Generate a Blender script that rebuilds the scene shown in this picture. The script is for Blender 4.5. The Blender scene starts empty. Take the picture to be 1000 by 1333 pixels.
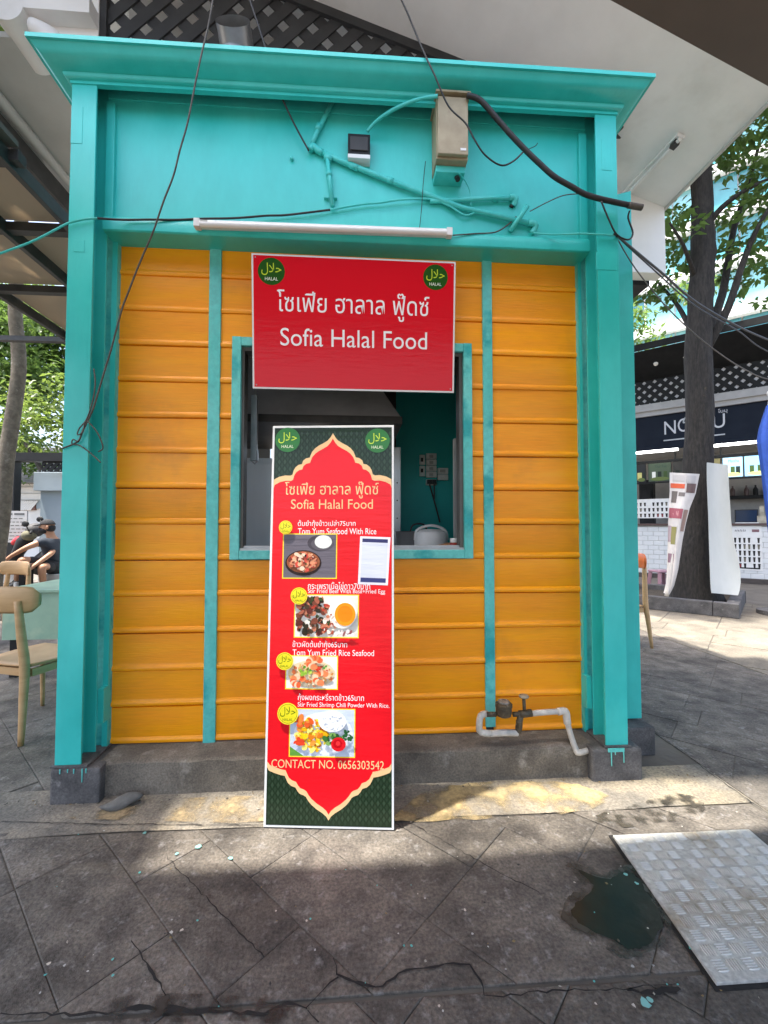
import bpy, bmesh, math, random
import numpy as np
from mathutils import Vector, Matrix
random.seed(7); rng = np.random.default_rng(11)
R = math.radians
sc = bpy.context.scene
col = sc.collection

# ------------------------------------------------------------------ camera, sky, sun, exposure
F, CAMH, PITCH, YAW = 565.0, 1.27, R(2.0), R(4.0)
camd = bpy.data.cameras.new('camera'); cam = bpy.data.objects.new('camera', camd); col.objects.link(cam)
camd.sensor_fit = 'HORIZONTAL'; camd.sensor_width = 36; camd.lens = F / 1000 * 36
camd.clip_start = 0.05; camd.clip_end = 2000
cam.location = (0, 0, CAMH); cam.rotation_euler = (R(90) + PITCH, 0, -YAW)
sc.camera = cam
SUN_KX, SUN_KY = 0.30, 0.10          # how far light travels to the right / away per metre of fall
sdir = Vector((SUN_KX, SUN_KY, -1)).normalized()
sund = bpy.data.lights.new('sun', 'SUN'); sund.energy = 3.2; sund.angle = R(1.3); sund.color = (1, .95, .87)
sun = bpy.data.objects.new('sun', sund); col.objects.link(sun); sun.location = (-3, -2, 12)
sun.rotation_euler = sdir.to_track_quat('-Z', 'Y').to_euler()
w = bpy.data.worlds.new('World'); sc.world = w; w.use_nodes = True
nt = w.node_tree; bg = nt.nodes['Background']
sky = nt.nodes.new('ShaderNodeTexSky'); sky.sky_type = 'NISHITA'; sky.sun_disc = False
sky.sun_elevation = math.asin(-sdir.z); sky.sun_rotation = math.atan2(-sdir.x, -sdir.y)
sky.air_density = 1.0; sky.dust_density = 5.0; sky.ozone_density = 1.0
nt.links.new(sky.outputs[0], bg.inputs[0]); bg.inputs[1].default_value = 0.15
sc.view_settings.view_transform = 'Standard'; sc.view_settings.look = 'None'
sc.view_settings.exposure = 2.0; sc.view_settings.gamma = 1
sc.cycles.max_bounces = 10; sc.cycles.diffuse_bounces = 6; sc.cycles.transparent_max_bounces = 12

# ------------------------------------------------------------------ photo pixel -> place
fw = np.array([math.sin(YAW) * math.cos(PITCH), math.cos(YAW) * math.cos(PITCH), math.sin(PITCH)])
rt = np.array([math.cos(YAW), -math.sin(YAW), 0]); up = np.cross(rt, fw); C0 = np.array([0, 0, CAMH])
def ray(x, y): return fw + rt * (x - 500) / F + up * (666.5 - y) / F
def atz(x, y, z=0): r = ray(x, y); return Vector(C0 + r * (z - CAMH) / r[2])
def aty(x, y, Y): r = ray(x, y); return Vector(C0 + r * Y / r[1])
def atx(x, y, X): r = ray(x, y); return Vector(C0 + r * X / r[0])
def atp(x, y, O, n):
    r = Vector(ray(x, y)); c = Vector(C0); return c + r * ((O - c).dot(n) / r.dot(n))

# ------------------------------------------------------------------ materials
def lin(c):
    return tuple(((v / 255) / 12.92 if v / 255 <= .04045 else ((v / 255 + .055) / 1.055) ** 2.4) for v in c)
MATS = {}
def mat(name, c, c2=None, rough=.6, scale=4, stretch=(1, 1, 1), bump=0, bscale=60, bstretch=None, metal=0, spec=.5,
        lo=.35, hi=.65, c3=None, s3=1.0, lo3=.5, hi3=.7, rvar=0, emit=None, estr=0, trans=0, alpha=1, coat=0, detail=6, fine=None, fstretch=(1, 1, 1), big=None, objvar=0):
    m = bpy.data.materials.new(name); m.use_nodes = True; t = m.node_tree; b = t.nodes['Principled BSDF']
    b.inputs['Base Color'].default_value = (*c, 1); b.inputs['Roughness'].default_value = rough
    b.inputs['Metallic'].default_value = metal; b.inputs['Specular IOR Level'].default_value = spec
    if coat: b.inputs['Coat Weight'].default_value = coat; b.inputs['Coat Roughness'].default_value = .15
    L = t.links.new
    geo = t.nodes.new('ShaderNodeNewGeometry')
    def noise(s, st, det=detail):
        mp = t.nodes.new('ShaderNodeMapping'); mp.inputs['Scale'].default_value = st
        L(geo.outputs['Position'], mp.inputs[0])
        n = t.nodes.new('ShaderNodeTexNoise'); n.inputs['Scale'].default_value = s; n.inputs['Detail'].default_value = det
        n.inputs['Roughness'].default_value = .6; L(mp.outputs[0], n.inputs['Vector']); return n
    def ramp(n, a, z):
        r = t.nodes.new('ShaderNodeMapRange'); r.inputs[1].default_value = a; r.inputs[2].default_value = z
        r.clamp = True; L(n.outputs['Fac'], r.inputs[0]); return r
    out = None
    if c2 is not None:
        r = ramp(noise(scale, stretch), lo, hi)
        mx = t.nodes.new('ShaderNodeMix'); mx.data_type = 'RGBA'; mx.inputs[6].default_value = (*c, 1); mx.inputs[7].default_value = (*c2, 1)
        L(r.outputs[0], mx.inputs[0]); out = mx.outputs[2]
        if rvar:
            rr = t.nodes.new('ShaderNodeMapRange'); rr.inputs[3].default_value = rough - rvar; rr.inputs[4].default_value = rough + rvar
            L(r.outputs[0], rr.inputs[0]); L(rr.outputs[0], b.inputs['Roughness'])
    if c3 is not None:
        r = ramp(noise(s3, (1, 1, 1)), lo3, hi3)
        mx = t.nodes.new('ShaderNodeMix'); mx.data_type = 'RGBA'; mx.inputs[6].default_value = (*c, 1); mx.inputs[7].default_value = (*c3, 1)
        if out is not None: L(out, mx.inputs[6])
        L(r.outputs[0], mx.inputs[0]); out = mx.outputs[2]
    for spec_, st_ in ((fine, fstretch), (big, (1, 1, 1))):
        if spec_ is None: continue
        r = ramp(noise(spec_[0], st_, 4), .3, .7); r.inputs[3].default_value = 1 - spec_[1]; r.inputs[4].default_value = 1 + spec_[1]
        vm = t.nodes.new('ShaderNodeVectorMath'); vm.operation = 'SCALE'
        if out is not None: L(out, vm.inputs[0])
        else: vm.inputs[0].default_value = c
        L(r.outputs[0], vm.inputs['Scale']); out = vm.outputs[0]
    if objvar and out is not None:
        oi = t.nodes.new('ShaderNodeObjectInfo'); r = t.nodes.new('ShaderNodeMapRange'); r.inputs[3].default_value = 1 - objvar; r.inputs[4].default_value = 1 + objvar * .6
        L(oi.outputs['Random'], r.inputs[0]); vm = t.nodes.new('ShaderNodeVectorMath'); vm.operation = 'SCALE'; L(out, vm.inputs[0]); L(r.outputs[0], vm.inputs['Scale']); out = vm.outputs[0]
    if out is not None: L(out, b.inputs['Base Color'])
    if bump:
        n = noise(bscale, bstretch or (1, 1, 1)); bp = t.nodes.new('ShaderNodeBump'); bp.inputs['Strength'].default_value = bump
        bp.inputs['Distance'].default_value = .01; L(n.outputs['Fac'], bp.inputs['Height']); L(bp.outputs[0], b.inputs['Normal'])
    if emit: b.inputs['Emission Color'].default_value = (*emit, 1); b.inputs['Emission Strength'].default_value = estr
    if trans: b.inputs['Transmission Weight'].default_value = trans
    MATS[name] = m; return m

def print_mat():
    m = bpy.data.materials.new('printed_vinyl'); m.use_nodes = True; t = m.node_tree; b = t.nodes['Principled BSDF']
    a = t.nodes.new('ShaderNodeVertexColor'); a.layer_name = 'Col'; t.links.new(a.outputs[0], b.inputs['Base Color'])
    b.inputs['Roughness'].default_value = .22; b.inputs['Specular IOR Level'].default_value = .32
    geo = t.nodes.new('ShaderNodeNewGeometry'); mp = t.nodes.new('ShaderNodeMapping'); mp.inputs['Scale'].default_value = (2, 2, 14)
    n = t.nodes.new('ShaderNodeTexNoise'); n.inputs['Scale'].default_value = 3.5; n.inputs['Detail'].default_value = 3
    t.links.new(geo.outputs['Position'], mp.inputs[0]); t.links.new(mp.outputs[0], n.inputs['Vector'])
    bp = t.nodes.new('ShaderNodeBump'); bp.inputs['Strength'].default_value = .06; bp.inputs['Distance'].default_value = .02
    t.links.new(n.outputs['Fac'], bp.inputs['Height']); t.links.new(bp.outputs[0], b.inputs['Normal'])
    return m
PRINT = print_mat()
def matte_print_mat():
    m = PRINT.copy(); m.name = 'printed_paper'; b = m.node_tree.nodes['Principled BSDF']; b.inputs['Roughness'].default_value = .6; return m
PAPER = matte_print_mat()

def leaf_mat(name, ca, cb, tr=.35):
    m = bpy.data.materials.new(name); m.use_nodes = True; t = m.node_tree; b = t.nodes['Principled BSDF']; L = t.links.new
    geo = t.nodes.new('ShaderNodeNewGeometry'); n = t.nodes.new('ShaderNodeTexNoise'); n.inputs['Scale'].default_value = 5
    n.inputs['Detail'].default_value = 8; L(geo.outputs['Position'], n.inputs['Vector'])
    r = t.nodes.new('ShaderNodeMapRange'); r.inputs[1].default_value = .3; r.inputs[2].default_value = .7; L(n.outputs['Fac'], r.inputs[0])
    mx = t.nodes.new('ShaderNodeMix'); mx.data_type = 'RGBA'; mx.inputs[6].default_value = (*ca, 1); mx.inputs[7].default_value = (*cb, 1)
    L(r.outputs[0], mx.inputs[0]); L(mx.outputs[2], b.inputs['Base Color']); b.inputs['Roughness'].default_value = .45
    tl = t.nodes.new('ShaderNodeBsdfTranslucent')
    hs = t.nodes.new('ShaderNodeHueSaturation'); hs.inputs['Hue'].default_value = .48; hs.inputs['Value'].default_value = 1.9
    L(mx.outputs[2], hs.inputs['Color']); L(hs.outputs[0], tl.inputs[0])
    ms = t.nodes.new('ShaderNodeMixShader'); ms.inputs[0].default_value = tr
    L(b.outputs[0], ms.inputs[1]); L(tl.outputs[0], ms.inputs[2]); L(ms.outputs[0], t.nodes['Material Output'].inputs[0]); return m

TEAL = mat('teal_paint', (.030, .52, .47), (.06, .60, .55), rough=.38, scale=2.2, stretch=(1, 1, .5), bump=.12, bscale=30, bstretch=(1.5, 1.5, .25), c3=(.016, .43, .39), s3=1.1, lo3=.5, hi3=.75, rvar=.08, fine=(9, .035), fstretch=(1.5, 1.5, .7))
TEALB = mat('teal_trim_paint', (.08, .50, .46), (.16, .60, .55), rough=.5, scale=6, stretch=(1, 1, .4), bump=.15, bscale=40, c3=(.02, .36, .36), s3=3.5, lo3=.52, hi3=.62, fine=(40, .12))
TEALP = mat('teal_pipe_paint', (.04, .52, .47), (.08, .60, .55), rough=.45, scale=14, bump=.1, bscale=60)
YEL = mat('orange_plank_paint', (1.0, .385, .002), (.95, .32, .002), rough=.40, scale=3, stretch=(.5, 1, 3.5), bump=.16, bscale=22, bstretch=(.5, 1, 7), c3=(.66, .24, .02), s3=2.6, lo3=.58, hi3=.9, rvar=.1, objvar=.07, fine=(14, .06), fstretch=(.6, 1, 8))
CONC = mat('kerb_concrete', (.17, .148, .118), (.09, .079, .064), rough=.85, scale=5, bump=.5, bscale=45, c3=(.24, .22, .19), s3=9, lo3=.58, hi3=.75, fine=(130, .35), big=(1.6, .25))
BLOCK = mat('block_concrete', (.12, .115, .115), (.06, .058, .058), rough=.85, scale=7, bump=.5, bscale=40, c3=(.25, .24, .23), s3=12, lo3=.62, hi3=.75, fine=(120, .3))
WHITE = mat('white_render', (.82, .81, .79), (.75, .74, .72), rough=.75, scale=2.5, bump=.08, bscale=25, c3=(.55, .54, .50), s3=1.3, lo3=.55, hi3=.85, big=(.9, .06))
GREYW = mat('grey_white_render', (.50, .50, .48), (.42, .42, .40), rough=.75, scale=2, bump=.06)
WPLAS = mat('white_plastic', (.74, .74, .72), (.62, .61, .57), rough=.4, scale=8, lo=.45, hi=.8)
DARKL = mat('charcoal_lattice_paint', (.022, .023, .025), (.035, .036, .038), rough=.65, scale=6)
BROWN = mat('awning_underside', (.14, .115, .10), (.11, .09, .08), rough=.8, scale=1.5)
STEELD = mat('dark_steel', (.035, .035, .036), (.06, .058, .055), rough=.55, scale=8, metal=.3)
GALV = mat('galvanised_steel', (.45, .46, .47), (.34, .35, .36), rough=.38, scale=9, metal=.85)
STAIN = mat('stainless_steel', (.78, .81, .83), (.66, .69, .71), rough=.33, scale=3, stretch=(1, 1, .2), metal=.2, bump=.1, bscale=6)
RUBBER = mat('black_rubber', (.012, .012, .013), (.02, .02, .02), rough=.5, scale=20)
GREYC = mat('grey_cable', (.10, .09, .075), (.05, .045, .04), rough=.6, scale=25)
BEIGE = mat('beige_plastic', (.36, .30, .19), (.27, .215, .13), rough=.55, scale=9, c3=(.18, .14, .085), s3=15, lo3=.6, hi3=.8)
BLACKM = mat('black_paint', (.010, .011, .012), (.016, .017, .018), rough=.55, scale=6, spec=.25)
PVC = mat('weathered_pvc', (.62, .59, .54), (.42, .40, .36), rough=.6, scale=22, c3=(.16, .42, .38), s3=16, lo3=.62, hi3=.72)
BRASS = mat('weathered_brass', (.12, .095, .06), (.07, .06, .045), rough=.55, scale=40, metal=.5, c3=(.3, .28, .24), s3=50, lo3=.62, hi3=.7)
WOOD = mat('pale_oak', (.50, .315, .15), (.41, .245, .105), rough=.5, scale=5, stretch=(1, 1, 6), bump=.06, bscale=40)
ORANGEW = mat('orange_backrest', (.62, .13, .012), (.5, .10, .012), rough=.4, scale=6)
GREENT = mat('green_laminate', (.30, .44, .32), (.23, .36, .27), rough=.35, scale=4, c3=(.42, .50, .35), s3=3, lo3=.55, hi3=.75)
SLAB = mat('stamped_paver', (.150, .130, .106), (.070, .060, .050), rough=.74, scale=7, bump=.8, bscale=34, c3=(.22, .205, .19), s3=23, lo3=.56, hi3=.72, rvar=.12, fine=(95, .45), big=(2.2, .40), detail=10, objvar=.2)
SLABW = mat('warm_paver', (.19, .165, .125), (.12, .105, .082), rough=.8, scale=3, bump=.5, bscale=22, c3=(.24, .21, .155), s3=5, lo3=.5, hi3=.75, fine=(60, .3), big=(1.2, .25))
GRND = mat('ground_grout', (.06, .056, .052), (.04, .038, .036), rough=.9, scale=6, bump=.5, bscale=30)
OCHRE = mat('ochre_strip', (.23, .20, .155), (.13, .118, .10), rough=.8, scale=5, bump=.7, bscale=35, c3=(.30, .25, .17), s3=2.1, lo3=.50, hi3=.66, fine=(85, .4), big=(1.3, .3))
def worn(m, scale, a, z):
    nd = m.node_tree; tr_ = nd.nodes.new('ShaderNodeBsdfTransparent'); mx_ = nd.nodes.new('ShaderNodeMixShader'); nz_ = nd.nodes.new('ShaderNodeTexNoise'); nz_.inputs['Scale'].default_value = scale; nz_.inputs['Detail'].default_value = 10
    gg_ = nd.nodes.new('ShaderNodeNewGeometry'); nd.links.new(gg_.outputs['Position'], nz_.inputs['Vector']); mr_ = nd.nodes.new('ShaderNodeMapRange'); mr_.inputs[1].default_value = a; mr_.inputs[2].default_value = z
    nd.links.new(nz_.outputs['Fac'], mr_.inputs[0]); nd.links.new(mr_.outputs[0], mx_.inputs[0]); nd.links.new(tr_.outputs[0], mx_.inputs[1]); nd.links.new(nd.nodes['Principled BSDF'].outputs[0], mx_.inputs[2]); nd.links.new(mx_.outputs[0], nd.nodes['Material Output'].inputs[0]); return m
YPAINT = worn(mat('worn_yellow_paint', (.42, .31, .14), (.32, .25, .14), rough=.75, scale=7, fine=(80, .3), bump=.5, bscale=35), 6, .42, .60)
TPAINT = worn(mat('worn_tan_paint', (.34, .26, .14), (.28, .21, .12), rough=.75, scale=7, fine=(80, .3), bump=.5, bscale=35), 5, .44, .60)
WETEDGE = worn(mat('damp_margin', (.045, .042, .036), (.06, .055, .047), rough=.35, scale=8), 14, .40, .60)
CRACK = mat('crack_dirt', (.010, .0095, .009), (.02, .018, .016), rough=.95, scale=30)
WET = mat('puddle_water', (.020, .021, .017), (.035, .033, .024), rough=.14, scale=5, spec=.22, bump=.25, bscale=14)
PLATE = mat('tread_plate', (.56, .55, .51), (.44, .43, .40), rough=.45, scale=7, metal=.15, bump=.2, bscale=90, c3=(.30, .24, .16), s3=4, lo3=.5, hi3=.75, rvar=.08, fine=(70, .25))
TREAD = mat('worn_tread', (.70, .69, .65), (.54, .53, .50), rough=.4, scale=9, metal=.15, c3=(.30, .24, .16), s3=4, lo3=.55, hi3=.8)
BARK = mat('dark_bark', (.013, .012, .011), (.032, .028, .024), rough=.9, scale=30, stretch=(1, 1, .16), bump=1.0, bscale=30, bstretch=(1, 1, .16), c3=(.10, .075, .045), s3=3.2, lo3=.70, hi3=.76, fine=(45, .4), fstretch=(1, 1, .3))
BARKL = mat('mottled_bark', (.17, .145, .11), (.09, .075, .055), rough=.9, scale=14, bump=.8, bscale=30, c3=(.3, .27, .22), s3=7, lo3=.6, hi3=.75)
LEAFR = leaf_mat('broad_leaves', (.045, .10, .022), (.10, .18, .04), .45)
LEAFL = leaf_mat('hedge_leaves', (.045, .10, .02), (.13, .19, .035), .4)
TAN = None
SKIN = mat('skin', (.42, .22, .13), (.36, .18, .10), rough=.5, scale=9)
NAVY = mat('navy_cloth', (.018, .026, .04), (.028, .036, .05), rough=.85, scale=20, bump=.3, bscale=12)
BLKCL = mat('black_cloth', (.010, .011, .013), (.016, .017, .02), rough=.85, scale=15)
FOAM = mat('white_foam_board', (.50, .52, .51), (.42, .45, .44), rough=.6, scale=3, stretch=(1, 1, .3))
TILE = mat('white_glazed_tile', (.72, .73, .72), (.64, .66, .66), rough=.2, scale=3)
NAVYS = mat('navy_sign_panel', (.006, .010, .020), (.009, .014, .025), rough=.55, scale=3, spec=.15)
INTD = mat('dark_interior', (.05, .05, .052), (.035, .035, .037), rough=.7, scale=3)
INTG = mat('grey_interior', (.34, .33, .31), (.27, .26, .25), rough=.7, scale=3)
GLOW = mat('lit_tube', (.9, .92, .9), emit=(1, 1, .97), estr=3.0)
GLASSB = mat('blue_green_glass', (.05, .27, .31), (.09, .36, .40), rough=.08, scale=.35, spec=.8)
GLASSP = mat('pale_cyan_glass', (.18, .50, .52), (.28, .60, .62), rough=.1, scale=.4, spec=.8)
BLUEF = mat('blue_fabric', (.045, .13, .55), (.03, .09, .42), rough=.7, scale=6)
REDP = mat('red_plastic', (.45, .012, .02), rough=.25)
STONE = mat('rubble_stone', (.17, .165, .15), (.10, .097, .09), rough=.9, scale=14, bump=.8, bscale=40)
HAIR = BLKCL

def tan_mat():
    m = bpy.data.materials.new('tan_polycarbonate'); m.use_nodes = True; t = m.node_tree; b = t.nodes['Principled BSDF']
    b.inputs['Base Color'].default_value = (.42, .35, .27, 1); b.inputs['Roughness'].default_value = .5
    tl = t.nodes.new('ShaderNodeBsdfTranslucent'); tl.inputs[0].default_value = (.46, .38, .29, 1)
    ms = t.nodes.new('ShaderNodeMixShader'); ms.inputs[0].default_value = .6
    t.links.new(b.outputs[0], ms.inputs[1]); t.links.new(tl.outputs[0], ms.inputs[2]); t.links.new(ms.outputs[0], t.nodes['Material Output'].inputs[0]); return m
TAN = tan_mat()

# ------------------------------------------------------------------ object helpers
ORG = {}
def tag(o, label=None, cat=None, group=None, kind=None):
    if label: o['label'] = label
    if cat: o['category'] = cat
    if group: o['group'] = group
    if kind: o['kind'] = kind
    return o
def thing(name, label, cat, loc=(0, 0, 0), group=None, rz=0):
    o = bpy.data.objects.new(name, None); col.objects.link(o); o.location = loc; o.rotation_euler = (0, 0, rz)
    o.empty_display_size = .1; ORG[o] = Vector(loc); return tag(o, label, cat, group)

class MB:
    def __init__(s): s.v = []; s.f = []; s.m = []
    def add(s, vs, fs, mi=0):
        b = len(s.v); s.v += [tuple(v) for v in vs]; s.f += [tuple(i + b for i in f) for f in fs]; s.m += [mi] * len(fs); return s
    def box(s, x0, x1, y0, y1, z0, z1, mi=0):
        vs = [(x, y, z) for z in (z0, z1) for y in (y0, y1) for x in (x0, x1)]
        return s.add(vs, [(0, 2, 3, 1), (4, 5, 7, 6), (0, 1, 5, 4), (2, 6, 7, 3), (0, 4, 6, 2), (1, 3, 7, 5)], mi)
    def hexa(s, p, mi=0):        # 8 points: bottom 4 ccw, top 4 ccw
        return s.add(p, [(3, 2, 1, 0), (4, 5, 6, 7), (0, 1, 5, 4), (1, 2, 6, 5), (2, 3, 7, 6), (3, 0, 4, 7)], mi)
    def prism(s, pts, d, mi=0):  # planar polygon swept by vector d
        n = len(pts); d = Vector(d); a = [Vector(p) for p in pts]; vs = a + [p + d for p in a]
        fs = [tuple(range(n))[::-1], tuple(range(n, 2 * n))] + [(i, (i + 1) % n, n + (i + 1) % n, n + i) for i in range(n)]
        return s.add(vs, fs, mi)
    def bar(s, a, b, w_, h_, upv=(0, 0, 1), mi=0):
        a = Vector(a); b = Vector(b); d = (b - a).normalized(); u = d.cross(Vector(upv))
        if u.length < 1e-4: u = d.cross(Vector((1, 0, 0)))
        u.normalize(); v = u.cross(d); u *= w_ / 2; v *= h_ / 2
        return s.hexa([a - u - v, a + u - v, a + u + v, a - u + v, b - u - v, b + u - v, b + u + v, b - u + v], mi)
    def tube(s, pts, r, n=8, smooth=0, mi=0, cap=True):
        P = [Vector(p) for p in pts]
        rs = list(r) if hasattr(r, '__len__') else [r] * len(P)
        if smooth:
            Q, q = [], []
            for i in range(len(P) - 1):
                p0, p1, p2, p3 = P[max(i - 1, 0)], P[i], P[i + 1], P[min(i + 2, len(P) - 1)]
                for k in range(smooth):
                    t = k / smooth
                    Q.append(.5 * ((2 * p1) + (p2 - p0) * t + (2 * p0 - 5 * p1 + 4 * p2 - p3) * t * t + (3 * p1 - p0 - 3 * p2 + p3) * t ** 3))
                    q.append(rs[i] * (1 - t) + rs[i + 1] * t)
            Q.append(P[-1]); q.append(rs[-1]); P, rs = Q, q
        vs, fs = [], []; nrm = None
        for i, p in enumerate(P):
            d = (P[min(i + 1, len(P) - 1)] - P[max(i - 1, 0)])
            if d.length < 1e-9: d = Vector((0, 0, 1))
            d.normalize()
            if nrm is None: nrm = d.orthogonal().normalized()
            else:
                nrm = nrm - d * nrm.dot(d)
                nrm = nrm.normalized() if nrm.length > 1e-6 else d.orthogonal().normalized()
            bn = d.cross(nrm)
            for k in range(n):
                a = 2 * math.pi * k / n; vs.append(p + (nrm * math.cos(a) + bn * math.sin(a)) * rs[i])
        for i in range(len(P) - 1):
            for k in range(n):
                k2 = (k + 1) % n; fs.append((i * n + k, i * n + k2, (i + 1) * n + k2, (i + 1) * n + k))
        if cap: fs += [tuple(range(n))[::-1], tuple(range((len(P) - 1) * n, len(P) * n))]
        return s.add(vs, fs, mi)
    def lathe(s, c, prof, n=16, axis=(0, 0, 1), mi=0):
        ax = Vector(axis).normalized(); u = ax.orthogonal().normalized(); v = ax.cross(u); c = Vector(c); vs, fs = [], []
        for r_, h in prof:
            for k in range(n):
                a = 2 * math.pi * k / n; vs.append(c + ax * h + (u * math.cos(a) + v * math.sin(a)) * r_)
        for i in range(len(prof) - 1):
            for k in range(n):
                k2 = (k + 1) % n; fs.append((i * n + k, i * n + k2, (i + 1) * n + k2, (i + 1) * n + k))
        fs += [tuple(range(n))[::-1], tuple(range((len(prof) - 1) * n, len(prof) * n))]
        return s.add(vs, fs, mi)
    def ell(s, c, r, n=14, m=9, mi=0):
        c = Vector(c); vs, fs = [], []
        for i in range(m + 1):
            th = math.pi * i / m
            for k in range(n):
                a = 2 * math.pi * k / n
                vs.append((c.x + r[0] * math.sin(th) * math.cos(a), c.y + r[1] * math.sin(th) * math.sin(a), c.z - r[2] * math.cos(th)))
        for i in range(m):
            for k in range(n):
                k2 = (k + 1) % n; fs.append((i * n + k, i * n + k2, (i + 1) * n + k2, (i + 1) * n + k))
        return s.add(vs, fs, mi)
    def build(s, name, mats, parent=None, smooth=False, bev=0, seg=2, local=False, clean=False):
        me = bpy.data.meshes.new(name); o = bpy.data.objects.new(name, me); col.objects.link(o)
        org = Vector((0, 0, 0))
        if parent is not None:
            o.parent = parent; org = ORG.get(parent, org)
        ORG[o] = org
        vs = s.v if local else [(v[0] - org.x, v[1] - org.y, v[2] - org.z) for v in s.v]
        me.from_pydata(vs, [], s.f)
        for mm in (mats if isinstance(mats, (list, tuple)) else [mats]): me.materials.append(mm)
        if any(s.m): me.polygons.foreach_set('material_index', s.m)
        if bev or clean:
            bm = bmesh.new(); bm.from_mesh(me)
            if clean: bmesh.ops.remove_doubles(bm, verts=bm.verts, dist=1e-5)
            if bev: bmesh.ops.bevel(bm, geom=[e for e in bm.edges if len(e.link_faces) == 2 and e.calc_face_angle() > .5], offset=bev, segments=seg, profile=.6, affect='EDGES', clamp_overlap=True)
            bm.to_mesh(me); bm.free()
        if smooth:
            me.polygons.foreach_set('use_smooth', [True] * len(me.polygons))
            if smooth != 'all': me.set_sharp_from_angle(angle=R(40))
        return o
def one(name, mb, m, label, cat, group=None, **k): return tag(mb.build(name, m, **k), label, cat, group)
def struct(name, mb, m, **k): return tag(mb.build(name, m, **k), kind='structure')
def copy_tree(o, parent=None):
    c = o.copy(); col.objects.link(c); c.parent = parent; ORG[c] = ORG.get(o, Vector())
    for ch in [x for x in o.children]: copy_tree(ch, c)
    return c

# ------------------------------------------------------------------ flat printing on a plane
class Frame:
    def __init__(s, O, U, V):
        s.O = Vector(O); s.U = Vector(U).normalized(); s.V = Vector(V).normalized(); s.W = s.U.cross(s.V).normalized()
    def pt(s, u, v, w_=0): return s.O + s.U * u + s.V * v + s.W * w_
    def px(s, x, y):
        p = atp(x, y, s.O, s.W) - s.O; return p.dot(s.U), p.dot(s.V)
    def off(s, w_): return Frame(s.pt(0, 0, w_), s.U, s.V)
    def box(s, mb, u0, u1, v0, v1, w0, w1, mi=0):
        return mb.hexa([s.pt(u0, v0, w0), s.pt(u1, v0, w0), s.pt(u1, v0, w1), s.pt(u0, v0, w1), s.pt(u0, v1, w0), s.pt(u1, v1, w0), s.pt(u1, v1, w1), s.pt(u0, v1, w1)][:4] + [s.pt(u0, v1, w0), s.pt(u1, v1, w0), s.pt(u1, v1, w1), s.pt(u0, v1, w1)], mi)
class Ink:
    """flat coloured shapes, each layer a hair above the last, one mesh with a colour per face"""
    def __init__(s, fr, w0=.0004, step=.00012): s.fr = fr; s.w = w0; s.step = step; s.v = []; s.f = []; s.c = []
    def poly(s, pts, c, same=False):
        if not same: s.w += s.step
        b = len(s.v); s.v += [s.fr.pt(u, v, s.w) for u, v in pts]; s.f.append(tuple(range(b, b + len(pts)))); s.c.append(lin(c))
    def rect(s, u0, v0, u1, v1, c): s.poly([(u0, v0), (u1, v0), (u1, v1), (u0, v1)], c)
    def ell(s, u, v, a, b, c, n=20, rot=0, same=False):
        cr, sr = math.cos(rot), math.sin(rot)
        s.poly([(u + a * math.cos(t) * cr - b * math.sin(t) * sr, v + a * math.cos(t) * sr + b * math.sin(t) * cr) for t in (2 * math.pi * k / n for k in range(n))], c, same)
    def text(s, st, u0, v0, u1, v1, c):
        vs, fs = text_mesh(st); s.w += s.step
        xs = [p[0] for p in vs]; ys = [p[1] for p in vs]; ax, bx, ay, by = min(xs), max(xs), min(ys), max(ys)
        b = len(s.v)
        s.v += [s.fr.pt(u0 + (p[0] - ax) / (bx - ax) * (u1 - u0), v0 + (p[1] - ay) / (by - ay) * (v1 - v0), s.w) for p in vs]
        for f in fs: s.f.append(tuple(i + b for i in f)); s.c.append(lin(c))
    def build(s, name, parent=None, m=None):
        mb = MB(); mb.v = [tuple(v) for v in s.v]; mb.f = s.f; mb.m = [0] * len(s.f)
        o = mb.build(name, m or PRINT, parent); me = o.data
        ca = me.color_attributes.new('Col', 'FLOAT_COLOR', 'CORNER'); buf = []
        for p, c in zip(me.polygons, s.c): buf += [*c, 1.0] * p.loop_total
        ca.data.foreach_set('color', buf); return o
TEXTC = {}
def text_mesh(st):
    if st not in TEXTC:
        cu = bpy.data.curves.new('lettering_curve', 'FONT'); cu.body = st; cu.fill_mode = 'FRONT'; cu.resolution_u = 4
        o = bpy.data.objects.new('lettering_curve', cu); col.objects.link(o)
        dg = bpy.context.evaluated_depsgraph_get(); me = bpy.data.meshes.new_from_object(o.evaluated_get(dg))
        TEXTC[st] = ([tuple(v.co) for v in me.vertices], [tuple(p.vertices) if True else 0 for p in me.polygons])
        bpy.data.meshes.remove(me); bpy.data.objects.remove(o); bpy.data.curves.remove(cu)
    return TEXTC[st]
HALAL_AR = '\ufedd\ufefc\ufea3'
def halal_badge(ink, u, v, r_, disc=(38, 84, 26), ar=(190, 214, 60), en=(235, 240, 220), ring=None):
    if ring: ink.ell(u, v, r_ * 1.0, r_, ring, 24); ink.ell(u, v, r_ * .9, r_ * .9, (120, 110, 10), 24); ink.ell(u, v, r_ * .86, r_ * .86, disc, 24)
    else: ink.ell(u, v, r_, r_, disc, 28)
    ink.text(HALAL_AR, u - r_ * .74, v - r_ * .28, u + r_ * .74, v + r_ * .62, ar)
    ink.text('HALAL', u - r_ * .48, v - r_ * .66, u + r_ * .48, v - r_ * .42, en)

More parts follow.
